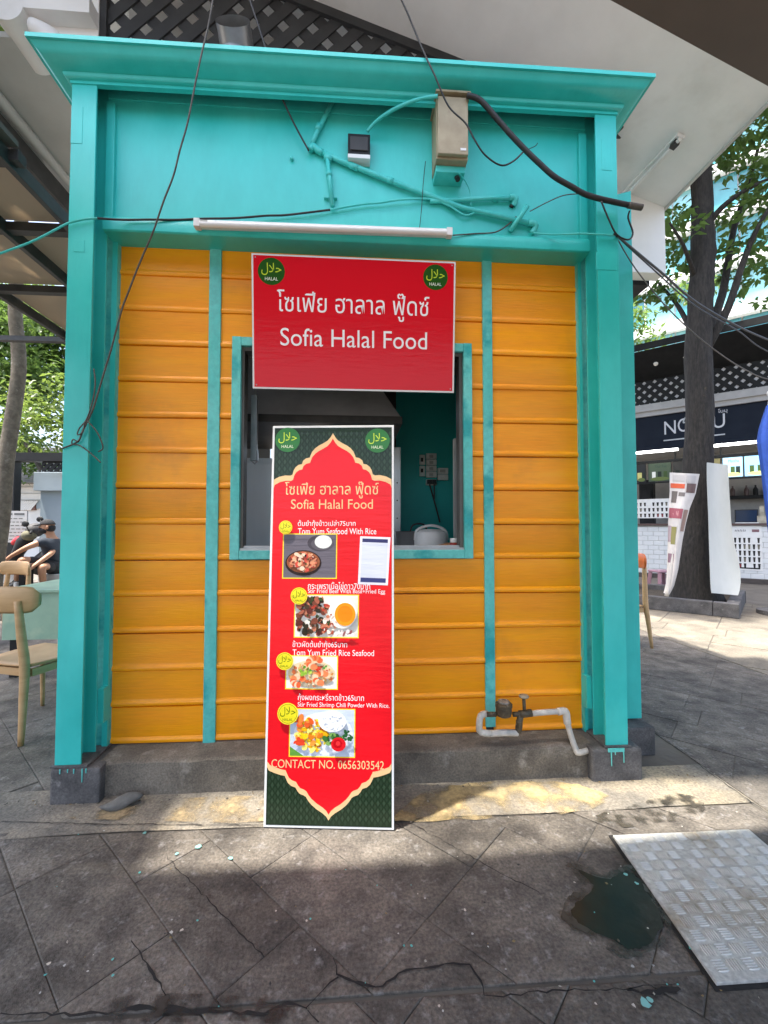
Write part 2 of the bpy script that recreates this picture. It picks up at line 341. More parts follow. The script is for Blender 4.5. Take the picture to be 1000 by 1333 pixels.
# ------------------------------------------------------------------ ground and paving
gmb = MB(); gmb.add([(-150, -60, -.006), (150, -60, -.006), (150, 240, -.006), (-150, 240, -.006)], [(0, 1, 2, 3)])
GRNDM = mat('plaza_paving', (.14, .122, .098), (.09, .08, .066), rough=.85, scale=2.5, bump=.5, bscale=20, c3=(.07, .065, .06), s3=.35, lo3=.5, hi3=.6)
ground = struct('ground', gmb, GRNDM)
def clip(poly, nx, ny, d):      # keep nx*x+ny*y<=d
    out = []
    for i in range(len(poly)):
        a, b = poly[i], poly[(i + 1) % len(poly)]; da = nx * a[0] + ny * a[1] - d; db = nx * b[0] + ny * b[1] - d
        if da <= 0: out.append(a)
        if da * db < 0: t = da / (da - db); out.append((a[0] + (b[0] - a[0]) * t, a[1] + (b[1] - a[1]) * t))
    return out
def area(p): return abs(sum(p[i][0] * p[(i + 1) % len(p)][1] - p[(i + 1) % len(p)][0] * p[i][1] for i in range(len(p)))) / 2
def shrink(p, g):
    cx = sum(q[0] for q in p) / len(p); cy = sum(q[1] for q in p) / len(p)
    out = []
    for x, y in p:
        d = math.hypot(x - cx, y - cy) or 1; out.append((x + (cx - x) / d * g * 1.3, y + (cy - y) / d * g * 1.3))
    return out
def inside_px(p): return True
def slabs(zone, L_, W_, m, gap=.003, off=(0, 0), name='paving_slab', ang=R(135), lift=.0018):
    ca, sa = math.cos(ang), math.sin(ang); x0, x1, y0, y1 = zone; cnt = 0
    cx, cy = (x0 + x1) / 2, (y0 + y1) / 2; rad = math.hypot(x1 - x0, y1 - y0) / 2 + L_
    a0 = (cx - off[0]) * ca + (cy - off[1]) * sa; b0 = -(cx - off[0]) * sa + (cy - off[1]) * ca
    for j in range(int((b0 - rad) // W_), int((b0 + rad) // W_) + 1):
        sh = random.choice((0, .5, .5, .33)) * L_
        for i in range(int((a0 - rad) // L_) - 1, int((a0 + rad) // L_) + 2):
            q = [(i * L_ + sh, j * W_), ((i + 1) * L_ + sh, j * W_), ((i + 1) * L_ + sh, (j + 1) * W_), (i * L_ + sh, (j + 1) * W_)]
            p = [(off[0] + a * ca - b * sa, off[1] + a * sa + b * ca) for a, b in q]
            for n_ in ((-1, 0, -x0), (1, 0, x1), (0, -1, -y0), (0, 1, y1)): p = clip(p, *n_) if len(p) > 2 else []
            if len(p) < 3 or area(p) < .004: continue
            p = shrink(p, gap / 2)
            z = random.uniform(-.0015, .0015); tx, ty = random.uniform(-.004, .004), random.uniform(-.004, .004)
            mx, my = sum(a[0] for a in p) / len(p), sum(a[1] for a in p) / len(p)
            e = .005; pi_ = shrink(p, e)
            zt = lambda q, dz: z + dz + (q[0] - mx) * tx + (q[1] - my) * ty
            n = len(p); vs = [(a[0], a[1], -.013) for a in p] + [(a[0], a[1], zt(a, -lift)) for a in p] + [(a[0], a[1], zt(a, 0)) for a in pi_]
            fs = [(i2, (i2 + 1) % n, n + (i2 + 1) % n, n + i2) for i2 in range(n)] + [(n + i2, n + (i2 + 1) % n, 2 * n + (i2 + 1) % n, 2 * n + i2) for i2 in range(n)] + [tuple(range(2 * n, 3 * n))]
            mb = MB(); mb.add(vs, fs); o = mb.build(name, m, ground); cnt += 1
    return cnt
ns = slabs((-2.4, 1.84, 1.225, 1.918), .58, .285, SLAB, off=(.05, .02))
ns += slabs((-2.2, 2.6, .45, 1.212), .58, .285, SLAB, off=(.31, .1))
ns += slabs((1.86, 3.55, 1.225, 5.6), .60, .30, SLAB, off=(0, .2))
ns += slabs((3.56, 6.6, 3.0, 7.6), .62, .42, SLABW, gap=.011, off=(0, .2))
ns += slabs((-4.6, -1.42, 1.93, 5.2), .58, .40, SLAB, off=(0, .2))
# strip of older concrete along the kiosk foot with worn ochre paint
mb = MB(); xs = np.linspace(-2.4, 1.85, 30); vs = []
for x in xs: vs += [(x, 1.924 + .006 * math.sin(x * 5) + random.uniform(-.003, .003), -.001), (x, 2.24, .004)]
mb.add(vs, [(2 * i, 2 * i + 2, 2 * i + 3, 2 * i + 1) for i in range(29)])
for seg_ in (0,): o = mb.build('painted_strip', OCHRE, ground)
# cracks, following the photograph's broken joint
def crack(pts, name='crack'):
    mb = MB(); P = [atz(x, y) for x, y, _ in pts]; L_, R_ = [], []
    Q, Wd = [], []
    for i in range(len(P) - 1):
        k = max(2, int((P[i + 1] - P[i]).length / .02))
        for j in range(k):
            t = j / k; Q.append(P[i].lerp(P[i + 1], t) + Vector((random.uniform(-.004, .004), random.uniform(-.004, .004), 0))); Wd.append((pts[i][2] * (1 - t) + pts[i + 1][2] * t) * random.uniform(.25, .9))
    Q.append(P[-1]); Wd.append(pts[-1][2] * .5); vs = []
    for i, q in enumerate(Q):
        d = Q[min(i + 1, len(Q) - 1)] - Q[max(i - 1, 0)]; n = Vector((-d.y, d.x, 0)).normalized() * Wd[i] * .5
        vs += [(q.x + n.x, q.y + n.y, .0042), (q.x - n.x, q.y - n.y, .0042)]
    mb.add(vs, [(2 * i, 2 * i + 2, 2 * i + 3, 2 * i + 1) for i in range(len(Q) - 1)]); return mb.build(name, CRACK, ground)
crack([(434, 1250, .004), (440, 1270, .008), (462, 1280, .016), (478, 1284, .012), (497, 1288, .010), (520, 1270, .010), (540, 1262, .009), (562, 1262, .009), (590, 1256, .010), (612, 1258, .010), (626, 1278, .009), (630, 1296, .008), (655, 1298, .006), (700, 1294, .005), (760, 1290, .006), (800, 1290, .004), (880, 1283, .004)])
crack([(440, 1272, .006), (420, 1292, .005), (398, 1315, .006)])
crack([(0, 1321, .006), (70, 1322, .008), (140, 1322, .014), (180, 1314, .03), (215, 1316, .026), (250, 1318, .02), (300, 1320, .014), (345, 1322, .012), (372, 1308, .012), (398, 1315, .006), (415, 1333, .008)])
crack([(814, 1290, .018), (845, 1294, .022), (885, 1288, .016)])
crack([(216, 1116, .004), (280, 1182, .005), (344, 1248, .006)])
crack([(172, 1226, .004), (196, 1262, .009), (216, 1298, .006)])
crack([(0, 1071, .006), (130, 1074, .006), (343, 1075, .006)])
crack([(513, 1071, .005), (640, 1064, .005), (745, 1058, .004)])
crack([(838, 942, .005), (920, 1004, .006), (1000, 1060, .006)])
crack([(536, 1073, .004), (637, 1130, .005), (702, 1163, .004)])
crack([(748, 1132, .004), (775, 1142, .010), (800, 1154, .004)])

def blob_sheet(name, pts, z, m, parent=None, jit=.004, smooth=6):
    P = [atz(x, y) for x, y in pts]; n = len(P); Q = []
    for i in range(n):
        p0, p1, p2, p3 = P[i - 1], P[i], P[(i + 1) % n], P[(i + 2) % n]
        for k in range(smooth):
            t = k / smooth; q = .5 * ((2 * p1) + (p2 - p0) * t + (2 * p0 - 5 * p1 + 4 * p2 - p3) * t * t + (3 * p1 - p0 - 3 * p2 + p3) * t ** 3)
            Q.append((q.x + random.uniform(-jit, jit), q.y + random.uniform(-jit, jit), z))
    mb = MB(); mb.add(Q, [tuple(range(len(Q)))]); return mb.build(name, m, parent)
blob_sheet('worn_paint', [(515, 1069), (560, 1030), (640, 1020), (735, 1020), (775, 1030), (800, 1044), (745, 1058), (640, 1066)], .0052, YPAINT, ground, jit=.009)
blob_sheet('worn_paint', [(60, 1066), (140, 1055), (250, 1040), (342, 1040), (342, 1070), (200, 1070)], .0052, TPAINT, ground)
blob_sheet('damp_margin', [(738, 1124), (790, 1136), (818, 1126), (838, 1136), (856, 1166), (874, 1205), (864, 1232), (840, 1246), (812, 1250), (790, 1236), (758, 1222), (730, 1196), (740, 1170), (760, 1158), (752, 1144)], .0044, WETEDGE, ground, jit=.008)
pud = blob_sheet('puddle', [(752, 1134), (790, 1146), (812, 1136), (826, 1140), (844, 1166), (862, 1200), (854, 1222), (838, 1234), (818, 1238), (800, 1226), (768, 1212), (744, 1192), (752, 1176), (772, 1160), (768, 1148)], .0046, WET)
tag(pud, 'dark shallow puddle beside the metal tread plate', 'puddle')
DAMP = mat('damp_dirt', (.035, .030, .022), (.06, .05, .036), rough=.5, scale=9, bump=.3, bscale=40)
worn(DAMP, 17, .47, .66)
tag(blob_sheet('damp_patch', [(770, 1066), (815, 1052), (850, 1042), (880, 1034), (915, 1044), (910, 1064), (860, 1072), (810, 1078)], .0046, DAMP), 'muddy damp patch on the paving below the right column', 'stain')
DAMPD = DAMP.copy(); DAMPD.name = 'damp_grime'
for n_ in DAMPD.node_tree.nodes:
    if n_.type == 'MIX' : n_.inputs[6].default_value = (.03, .027, .024, 1); n_.inputs[7].default_value = (.05, .045, .04, 1)
for st_pts, lab in (([(330, 1300), (150, 1300), (140, 1328), (260, 1332), (400, 1332)], 'dark damp stain along the broken joint at lower left'),):
    tag(blob_sheet('damp_patch', st_pts, .0044, DAMPD), lab, 'stain')
# paint specks and litter
def specks(name, n, region, cols, label, cat):
    mb = MB(); mats_ = [mat(name + '_' + str(i), c, rough=.5) for i, c in enumerate(cols)]
    for i in range(n):
        x = random.uniform(region[0], region[2]); y = random.uniform(region[1], region[3]); p = atz(x, y); r_ = random.choice((.002, .003, .004, .006))
        k = random.randint(5, 8); mb.add([(p.x + r_ * random.uniform(.5, 1.3) * math.cos(6.283 * j / k), p.y + r_ * random.uniform(.5, 1.3) * math.sin(6.283 * j / k), .0052) for j in range(k)], [tuple(range(k))], random.randrange(len(cols)))
    o = mb.build(name, mats_); tag(o, label, cat, kind='stuff'); return o
specks('paint_specks', 70, (20, 1040, 960, 1320), [(.10, .45, .42), (.5, .5, .46), (.4, .4, .38), (.55, .5, .42)], 'scattered teal and pale paint specks on the paving', 'paint specks')
for px_, py_, c in ((436, 1167, (.2, .5, .47)), (258, 1104, (.25, .55, .52)), (843, 1310, (.08, .4, .36)), (230, 1113, (.3, .55, .52))):
    pass
mb = MB()
for px_, py_, r_ in ((258, 1104, .012), (230, 1113, .008), (300, 1119, .009), (188, 1086, .009), (841, 1309, .016), (846, 1304, .008), (815, 1140, .008), (829, 1152, .007)):
    p = atz(px_, py_); k = 8
    mb.add([(p.x + r_ * random.uniform(.5, 1.2) * math.cos(6.283 * j / k), p.y + r_ * random.uniform(.5, 1.2) * math.sin(6.283 * j / k), .0055) for j in range(k)], [tuple(range(k))])
tag(mb.build('paint_drips', mat('teal_drip', (.22, .50, .46), rough=.4)), 'teal paint drips dotted on the grey paving', 'paint drips', kind='stuff')

mb = MB(); DEB = [mat('debris_%d' % i, c, rough=.9) for i, c in enumerate(((.20, .14, .06), (.10, .085, .06), (.30, .27, .22), (.05, .045, .04)))]
for i in range(260):
    if i < 170: p = Vector((random.uniform(-1.7, 2.2), 2.165 - abs(random.gauss(0, .035)), .006))
    else: q = atz(random.uniform(0, 1000), random.uniform(1000, 1333)); p = Vector((q.x, q.y, .006))
    if -1.16 > p.x > -1.42 or 1.18 < p.x < 1.47: p.y = min(p.y, 2.12)
    r_ = random.uniform(.002, .007); a0 = random.uniform(0, 6.28); ca, sa = math.cos(a0), math.sin(a0); el = random.uniform(.3, 1)
    pts = [(p.x + r_ * (x * ca - y * el * sa), p.y + r_ * (x * sa + y * el * ca), p.z + h) for x, y, h in ((-1, 0, 0), (0, -1, 0), (1, .1, .001), (.1, 1, 0), (0, 0, r_ * .6))]
    mb.add(pts, [(0, 1, 4), (1, 2, 4), (2, 3, 4), (3, 0, 4)], random.randrange(4))
tag(mb.build('ground_debris', DEB), 'fine grit and leaf scraps gathered along the kiosk kerb', 'debris', kind='stuff')
# manhole tread plate
def tread_plate():
    a, b, d = atz(798, 1091), atz(975, 1083), atz(933, 1285); U = (b - a).normalized(); V = (a - d).normalized(); Lu = (b - a).length; Lv = (a - d).length
    t = thing('tread_plate', 'worn metal tread plate cover lying on the paving at right', 'metal plate', (d.x, d.y, 0))
    mb = MB(); O = d; th = .012
    P = lambda u, v, z: O + U * u + V * v + Vector((0, 0, z))
    mb.hexa([P(0, 0, .002), P(Lu, 0, .002), P(Lu, Lv, .002), P(0, Lv, .002), P(0, 0, th), P(Lu, 0, th), P(Lu, Lv, th), P(0, Lv, th)])
    mb.build('sheet', PLATE, t, bev=.002)
    mb = MB(); g = .046
    nu, nv = int((Lu - .02) / g), int((Lv - .02) / g)
    for i in range(nu):
        for j in range(nv):
            cu, cv = .02 + (i + .5) * g, .02 + (j + .5) * g; hz = (i + j) % 2 == 0
            if random.random() < .04: continue
            for k in range(5):
                o_ = (k - 2) * .0078; l, w_ = .018, .0026
                pts = []
                for s_ in ((-l, 0), (-l * .55, -w_), (l * .55, -w_), (l, 0), (l * .55, w_), (-l * .55, w_)):
                    x, y = s_; x, y = (x, y + o_) if hz else (y + o_, x); pts.append((cu + x, cv + y))
                n = 6; vs = [P(u, v, th - .0005) for u, v in pts] + [P(cu + (u - cu) * 1 + (0), v, th + .0032) for u, v in [((u + (cu + (0 if hz else o_))) / 2 if not hz else u * .8 + cu * .2, (v + (cv + (o_ if hz else 0))) / 2 if hz else v * .8 + cv * .2) for u, v in pts]]
                mb.add(vs, [(q, (q + 1) % n, n + (q + 1) % n, n + q) for q in range(n)] + [tuple(range(n, 2 * n))])
    tag(mb.build('raised_treads', TREAD, t), kind='stuff')
    mb = MB(); mb.hexa([P(-.012, -.012, -.004), P(Lu + .012, -.012, -.004), P(Lu + .012, Lv + .012, -.004), P(-.012, Lv + .012, -.004), P(-.012, -.012, .0035), P(Lu + .012, -.012, .0035), P(Lu + .012, Lv + .012, .0035), P(-.012, Lv + .012, .0035)])
    mb.build('rim', CRACK, t)
tread_plate()
# broken stone at the kiosk foot
mb = MB(); c = atz(160, 1049); mb.ell((0, 0, 0), (.085, .032, .026), 14, 9); cr_, sr_ = math.cos(.35), math.sin(.35)
mb.v = [(x * (1 + .12 * math.sin(z * 120)), y + .006 * math.sin(x * 50), z + .005 * math.sin(x * 45 + y * 60)) for x, y, z in mb.v]
mb.v = [(c.x + x * cr_ - y * sr_, c.y - .01 + x * sr_ + y * cr_, max(.001, .022 + z + x * .12)) for x, y, z in mb.v]
one('rubble_stone', mb, STONE, 'broken grey stone lying beside the left column block', 'stone', smooth='all')

# ------------------------------------------------------------------ the food kiosk
YW = 2.36                                   # plane of the plank wall
KX0, KX1 = -1.24, 1.262
kiosk = thing('food_kiosk', 'teal and orange plank food kiosk with serving window', 'kiosk', (0, 2.6, 0))
mb = MB(); n = 40; vs = []                  # kerb the wall stands on, worn front edge
for i in range(n):
    x = -1.20 + i * (2.42 / (n - 1)); e = random.uniform(-.005, .005)
    vs += [(x, 2.172 + e * .5, -.01), (x, 2.178 + e, .148 + e * .6), (x, 2.198 + e, .160 + e * .4), (x, 2.62, .157)]
fs = []
for i in range(n - 1):
    for k in range(3): fs.append((4 * i + k, 4 * i + 4 + k, 4 * i + 5 + k, 4 * i + 1 + k))
fs += [(0, 1, 2, 3), tuple(4 * (n - 1) + k for k in (3, 2, 1, 0))]
mb.add(vs, fs); mb.build('concrete_kerb', CONC, kiosk, smooth=True)

rows = [2.765, 2.609, 2.417, 2.231, 2.038, 1.847, 1.66, 1.473, 1.285, 1.097, .909, .719, .527, .345, .160]
def plank(x0, x1, zt, zb):
    h = zt - zb; j = random.uniform(-.0015, .0015)
    prof = [(0.004, .0005), (-.007, .0005), (-.0155, .005), (-.0185, .014), (-.0175, .023), (-.0125, .029), (-.0095, .034), (-.0110 + j, .042), (-.0105, h - .002), (-.006, h - .0005), (.004, h - .0005)]
    mb = MB(); k = max(2, int((x1 - x0) / .15)); vs = []
    ph = random.uniform(0, 6)
    for i in range(k + 1):
        x = x0 + (x1 - x0) * i / k; wv = .0012 * math.sin(x * 4 + ph)
        vs += [(x, YW + y + wv, zb + z + .0015 * math.sin(x * 3 + ph)) for y, z in prof]
    m_ = len(prof); fs = []
    for i in range(k):
        for q in range(m_): fs.append((i * m_ + q, i * m_ + (q + 1) % m_, (i + 1) * m_ + (q + 1) % m_, (i + 1) * m_ + q))
    fs += [tuple(range(m_))[::-1], tuple(range(k * m_, (k + 1) * m_))]
    mb.add(vs, fs); return mb.build('plank', YEL, kiosk, smooth=True)
WX0, WX1, WZ0, WZ1 = -.645, .647, 1.10, 2.282
for i in range(14):
    zt, zb = rows[i], rows[i + 1]
    plank(KX0, -.770, zt, zb); plank(.765, KX1, zt, zb)
    if zb > 2.2: plank(-.715, .718, zt, zb)
    elif zt < 1.12: plank(-.715, .718, zt, zb)
    else:
        plank(-.715, WX0 + .002, zt, zb); plank(WX1 - .002, .718, zt, zb)
mb = MB(); mb.box(KX0 - .02, WX0 + .02, YW + .005, YW + .03, .14, 2.8); mb.box(WX1 - .02, KX1 + .02, YW + .005, YW + .03, .14, 2.8)
mb.box(WX0 + .02, WX1 - .02, YW + .005, YW + .03, 2.26, 2.8); mb.box(WX0 + .02, WX1 - .02, YW + .005, YW + .03, .14, 1.12)
mb.build('backing_board', INTD, kiosk)
for a, b in ((-.774, -.712), (.715, .769)):
    mb = MB(); mb.box(a, b, YW - .024, YW + .004, .155 if a < 0 else .19, 2.775); mb.build('batten', TEALB, kiosk, bev=.003)
# window frame with aluminium track
wf = MB(); fwid = .047
wf.box(WX0, WX0 + fwid, YW - .045, YW + .06, WZ0, WZ1); wf.box(WX1 - fwid, WX1, YW - .045, YW + .06, WZ0, WZ1)
wf.box(WX0 + fwid, WX1 - fwid, YW - .043, YW + .06, WZ0 + .001, WZ0 + fwid); wf.box(WX0 + fwid, WX1 - fwid, YW - .043, YW + .06, WZ1 - fwid, WZ1 - .001)
wfr = wf.build('window_frame', TEALB, kiosk, bev=.003)
mb = MB(); a0, a1, c0, c1 = WX0 + fwid, WX1 - fwid, WZ0 + fwid, WZ1 - fwid
mb.box(a0, a0 + .014, YW - .02, YW + .055, c0, c1); mb.box(a1 - .020, a1, YW - .02, YW + .055, c0, c1); mb.box(a0 + .014, a1 - .02, YW - .02, YW + .055, c1 - .02, c1)
mb.build('side_track', mat('bronze_aluminium', (.10, .09, .08), (.14, .13, .12), rough=.4, metal=.5), wfr)
mb = MB(); mb.box(a0 + .0, a1 - .0, YW - .03, YW + .058, c0, c0 + .012); mb.box(a0, a1, YW - .005, YW + .0, c0 + .012, c0 + .024); mb.box(a0, a1, YW + .03, YW + .036, c0 + .012, c0 + .022)
mb.build('sill_track', GALV, wfr)

# columns: H sections on concrete blocks
def hcol(x0, x1, inner):
    w_ = x1 - x0; xm = (x0 + x1) / 2; yf = 2.148; zb, zt = .168, 3.50
    mb = MB(); mb.box(x0, x1, yf, yf + .010, zb, zt); cobj = mb.build('column', TEAL, kiosk, bev=.002)
    mb = MB(); mb.box(xm - .004, xm + .004, yf + .010, yf + .112, zb, 3.46); mb.build('web', TEAL, cobj)
    mb = MB(); mb.box(x0, x1, yf + .112, yf + .122, zb, 3.44); mb.build('rear_flange', TEAL, cobj, bev=.002)
    mb = MB(); mb.box(x0 - .012, x1 + .035 if inner > 0 else x1 + .012, yf - .012, yf + .21, .160, .168); mb.build('base_plate', BLOCK, cobj)
    gx = x1 if inner > 0 else x0 - .028
    mb = MB(); mb.box(gx, gx + .028, yf + .125, YW - .03, .30, .47); mb.build('gusset_plate', TEAL, cobj, bev=.002)
    return cobj
colL = hcol(-1.378, -1.262, 1); colR = hcol(1.275, 1.391, -1)
# peeling patches: thin raised paint flakes on the columns
for (px0, py0, px1, py1) in ((93, 138, 107, 187), (96, 312, 110, 328), (783, 180, 797, 222), (776, 328, 803, 352)):
    a, b = aty(px0, py0, 2.147), aty(px1, py1, 2.147); mb = MB()
    mb.box(a.x, b.x, 2.1462, 2.1482, b.z, a.z); mb.build('paint_patch', TEAL, colL if px0 < 500 else colR, bev=.0009, seg=1)
for xa, xb in ((-1.385, -1.165), (1.190, 1.452)):
    mb = MB(); mb.box(xa, xb, 2.128, 2.46, -.01, .158); o = mb.build('column_block', BLOCK, kiosk, bev=.012, seg=2)
mb = MB()                                   # paint runs down the right block
for px_, L_ in ((796, .085), (812, .07), (801, .03)):
    p = aty(px_, 978, 2.126); mb.tube([(p.x, 2.1262, .162), (p.x + .001, 2.1262, .162 - L_)], [.0035, .002], 6)
p = aty(792, 978, 2.126); mb.box(p.x, p.x + .085, 2.1255, 2.1285, .145, .163)
for px_, L_ in ((78, .02), (88, .015), (107, .06), (112, .02), (96, .02)):
    p = aty(px_, 1000, 2.126); mb.tube([(p.x, 2.1262, .16), (p.x, 2.1262, .16 - L_)], [.003, .002], 6)
tag(mb.build('paint_run', TEALB, kiosk), kind='stuff')
# teal corner trim between wall and columns
for a, b in ((-1.43, KX0 + .004), (KX1 - .004, 1.45)):
    mb = MB(); mb.box(a, b, YW - .03, YW + .03, .158, 2.80); mb.build('corner_trim', TEALB, kiosk, bev=.002)
for a, b in ((-1.262, KX0 + .004), (KX1 - .004, 1.275)): mb = MB(); mb.box(a, b, YW - .045, YW - .031, .158, 2.79); mb.build('corner_bead', TEAL, kiosk)
# outer plate at the right-hand corner
mb = MB(); mb.box(1.44, 1.665, 2.44, 2.452, .165, 3.30); mb.box(1.653, 1.665, 2.452, 2.60, .165, 3.26); mb.box(1.40, 1.44, 2.42, 2.44, .165, 3.34)
mb.v = [(x, y, z - (.07 if (z > 3.2 and x < 1.5) else 0)) for x, y, z in mb.v]
mb.build('side_plate', TEAL, kiosk, bev=.002)
mb = MB(); mb.box(1.452, 1.69, 2.36, 2.64, -.01, .150); mb.build('column_block', BLOCK, kiosk, bev=.012)
# fascia panel, lintel beam, cornice
mb = MB(); mb.box(-1.395, 1.41, 2.272, 2.34, 2.83, 3.56); mb.box(-1.262, 1.275, 2.255, 2.2715, 2.83, 3.56); mb.build('fascia_panel', TEAL, kiosk)
for x0, x1 in ((-1.262, -1.222), (1.232, 1.275)):
    mb = MB(); mb.box(x0, x1, 2.235, 2.256, 2.80, 3.44); mb.build('fascia_edge', TEAL, kiosk, bev=.002)
bm_ = MB(); prof = [(2.36, 2.762), (2.228, 2.762), (2.221, 2.768), (2.218, 2.80), (2.221, 2.825), (2.230, 2.838), (2.2545, 2.842), (2.36, 2.842)]
bm_.prism([(-1.262, y, z) for y, z in prof], (2.537, 0, 0)); bm_.build('lintel_beam', TEAL, kiosk, smooth=True)
mb = MB(); mb.box(-1.262, 1.275, 2.246, 2.2548, 3.47, 3.60); mb.build('fascia_moulding', TEAL, kiosk, bev=.002)
# cornice swept round three sides with mitred corners
cp = [(-.02, 3.435), (.004, 3.435), (.004, 3.450), (.018, 3.452), (.024, 3.458), (.026, 3.470), (.040, 3.472), (.060, 3.476), (.082, 3.485), (.100, 3.498), (.112, 3.513), (.116, 3.518), (.128, 3.518), (.128, 3.538), (-.02, 3.56)]
cxl, cxr, cyf = -1.380, 1.393, 2.146
path = [((cxl, 4.3), (-1, 0)), ((cxl, cyf), (-1, -1)), ((cxr, cyf), (1, -1)), ((cxr, 4.3), (1, 0))]
tilt = lambda x: (x - cxl) / (cxr - cxl) * .03
mb = MB(); vs = []
for (x, y), (dx, dy) in path: vs += [(x + p * dx, y + p * dy, z + tilt(x)) for p, z in cp]
m_ = len(cp); fs = []
for i in range(3):
    for q in range(m_ - 1): fs.append((i * m_ + q, i * m_ + q + 1, (i + 1) * m_ + q + 1, (i + 1) * m_ + q))
mb.add(vs, fs); mb.build('cornice', TEAL, kiosk, smooth=True)
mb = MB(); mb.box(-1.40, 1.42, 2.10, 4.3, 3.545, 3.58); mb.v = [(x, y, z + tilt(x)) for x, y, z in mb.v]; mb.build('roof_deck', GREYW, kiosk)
mb = MB(); mb.box(1.30, 1.375, YW + .04, 4.3, 0.0, 3.5); mb.build('side_wall', TEAL, kiosk)
for y0, y1, z0, z1 in ((YW + .04, 4.3, 0, 1.0), (YW + .04, 4.3, 2.55, 3.5), (YW + .04, 2.56, 1.0, 2.55), (3.55, 4.3, 1.0, 2.55)): mb = MB(); mb.box(-1.375, -1.30, y0, y1, z0, z1); mb.build('side_wall', TEAL, kiosk)  # unseen opening made in the left wall to let daylight in

# kiosk interior
YB = 3.75
TEALI = mat('teal_interior_wall', (.02, .44, .42), (.03, .50, .47), rough=.55, scale=2.5)
mb = MB(); mb.box(.36, 1.30, YB, YB + .05, .0, 2.9); mb.build('back_wall', TEALI, kiosk)
mb = MB(); mb.box(1.245, 1.30, YW + .10, YB, .0, 2.9); mb.build('inner_wall', TEALI, kiosk)
mb = MB(); mb.box(-1.30, -.72, YB, YB + .05, 0, 2.9); mb.box(-.72, .36, YB, YB + .05, 2.35, 2.9); mb.build('back_wall', INTG, kiosk)  # hidden gap behind the menu board, left open to bring in light
mb = MB(); mb.box(-1.30, 1.30, YW + .03, YB + .05, 2.62, 2.68); mb.build('ceiling', INTG, kiosk)
mb = MB(); mb.box(-1.30, 1.30, YW + .03, YB, .0, .16); mb.build('floor', INTD, kiosk)
mb = MB(); mb.box(.22, .36, YB - .08, YB + .06, .0, 2.62); mb.build('door_post', mat('dark_brown_wood', (.035, .028, .027), (.05, .04, .038), rough=.5), kiosk, bev=.004)
mb = MB(); mb.box(.36, 1.245, YB - .012, YB, 1.43, 1.445); mb.build('wall_rail', TEALI, kiosk)
mb = MB(); a = aty(592, 572, 2.75); b = aty(598, 700, 2.75); mb.box(a.x - .01, a.x + .03, 2.72, 2.76, b.z, a.z); mb.build('door_jamb', GREYW, kiosk)
# counter inside the window
mb = MB(); mb.box(-1.2, 1.2, YW + .08, YW + .62, 1.05, 1.085); mb.build('serving_counter', mat('grey_counter', (.13, .13, .135), (.09, .09, .095), rough=.35), kiosk, bev=.004)
# range hood, refrigerator, hanging bracket, sockets, rice cooker, bags, bottle
hz = [aty(340, 520, 3.1), aty(490, 520, 3.1)]
mb = MB(); mb.hexa([(-1.18, 2.75, 1.98), (.30, 2.75, 1.98), (.30, 3.7, 1.98), (-1.18, 3.7, 1.98), (-.95, 3.05, 2.45), (.06, 3.05, 2.45), (.06, 3.7, 2.45), (-.95, 3.7, 2.45)])
t = thing('range_hood', 'dark grey extractor hood inside the kiosk ceiling', 'hood', (-.44, 3.2, 1.98))
mb.build('canopy', mat('dull_hood_steel', (.34, .33, .33), (.25, .245, .24), rough=.45, metal=.1), t, bev=.006)
mb = MB(); mb.box(-1.19, .31, 2.74, 3.71, 1.93, 1.979); mb.build('rim', STEELD, t, bev=.004)
fr_ = thing('refrigerator', 'tall stainless refrigerator behind the left of the window', 'refrigerator', (-.86, 3.2, .16))
mb = MB(); mb.box(-1.22, -.30, 2.98, 3.62, .161, 1.74); mb.build('cabinet', STAIN, fr_, bev=.01)
mb = MB(); mb.box(-1.21, -.31, 2.955, 2.979, .24, 1.70); mb.build('door', STAIN, fr_, bev=.008)
mb = MB(); mb.tube([(-.40, 2.955, 1.05), (-.40, 2.925, 1.06), (-.40, 2.925, 1.34), (-.40, 2.955, 1.35)], .009, 8); mb.build('handle', GALV, fr_)
mb = MB(); a, b = aty(331, 516, 2.58), aty(331, 600, 2.58); mb.box(a.x - .012, a.x + .022, 2.56, 2.59, b.z, a.z); mb.box(a.x - .012, a.x + .022, 2.555, 2.56, b.z, a.z)
mb.tube([(a.x - .01, 2.575, b.z + .06), (a.x - .012, 2.575, b.z), (a.x + .008, 2.575, b.z - .018), (a.x + .026, 2.575, b.z), (a.x + .024, 2.575, b.z + .06)], .005, 6)
mb.tube([(a.x + .005, 2.575, a.z - .01), (a.x + .005, 2.575, 2.62)], .006, 6)
one('hanging_bracket', mb, GALV, 'thin metal bracket hanging inside the left of the window', 'bracket')
fz = thing('steel_cabinet', 'bright narrow steel cabinet seen between menu board and door post', 'cabinet', (.1, 3.5, .16))
a, b = aty(522, 582, 3.40), aty(522, 712, 3.40); mb = MB(); mb.box(-.20, a.x, 3.40, 3.72, .161, a.z); mb.build('cabinet', STAIN, fz, bev=.006)
mb = MB()
for k in range(9): mb = MB(); mb.lathe((a.x - .03, 3.399, .5 + k * .14), [(.006, 0), (.005, .003), (.002, .004)], 8, (0, -1, 0)); mb.build('rivet', STEELD, fz)
sk = thing('socket_cluster', 'cluster of white socket and switch boxes on the teal wall', 'sockets', (.9, YB, 1.6))
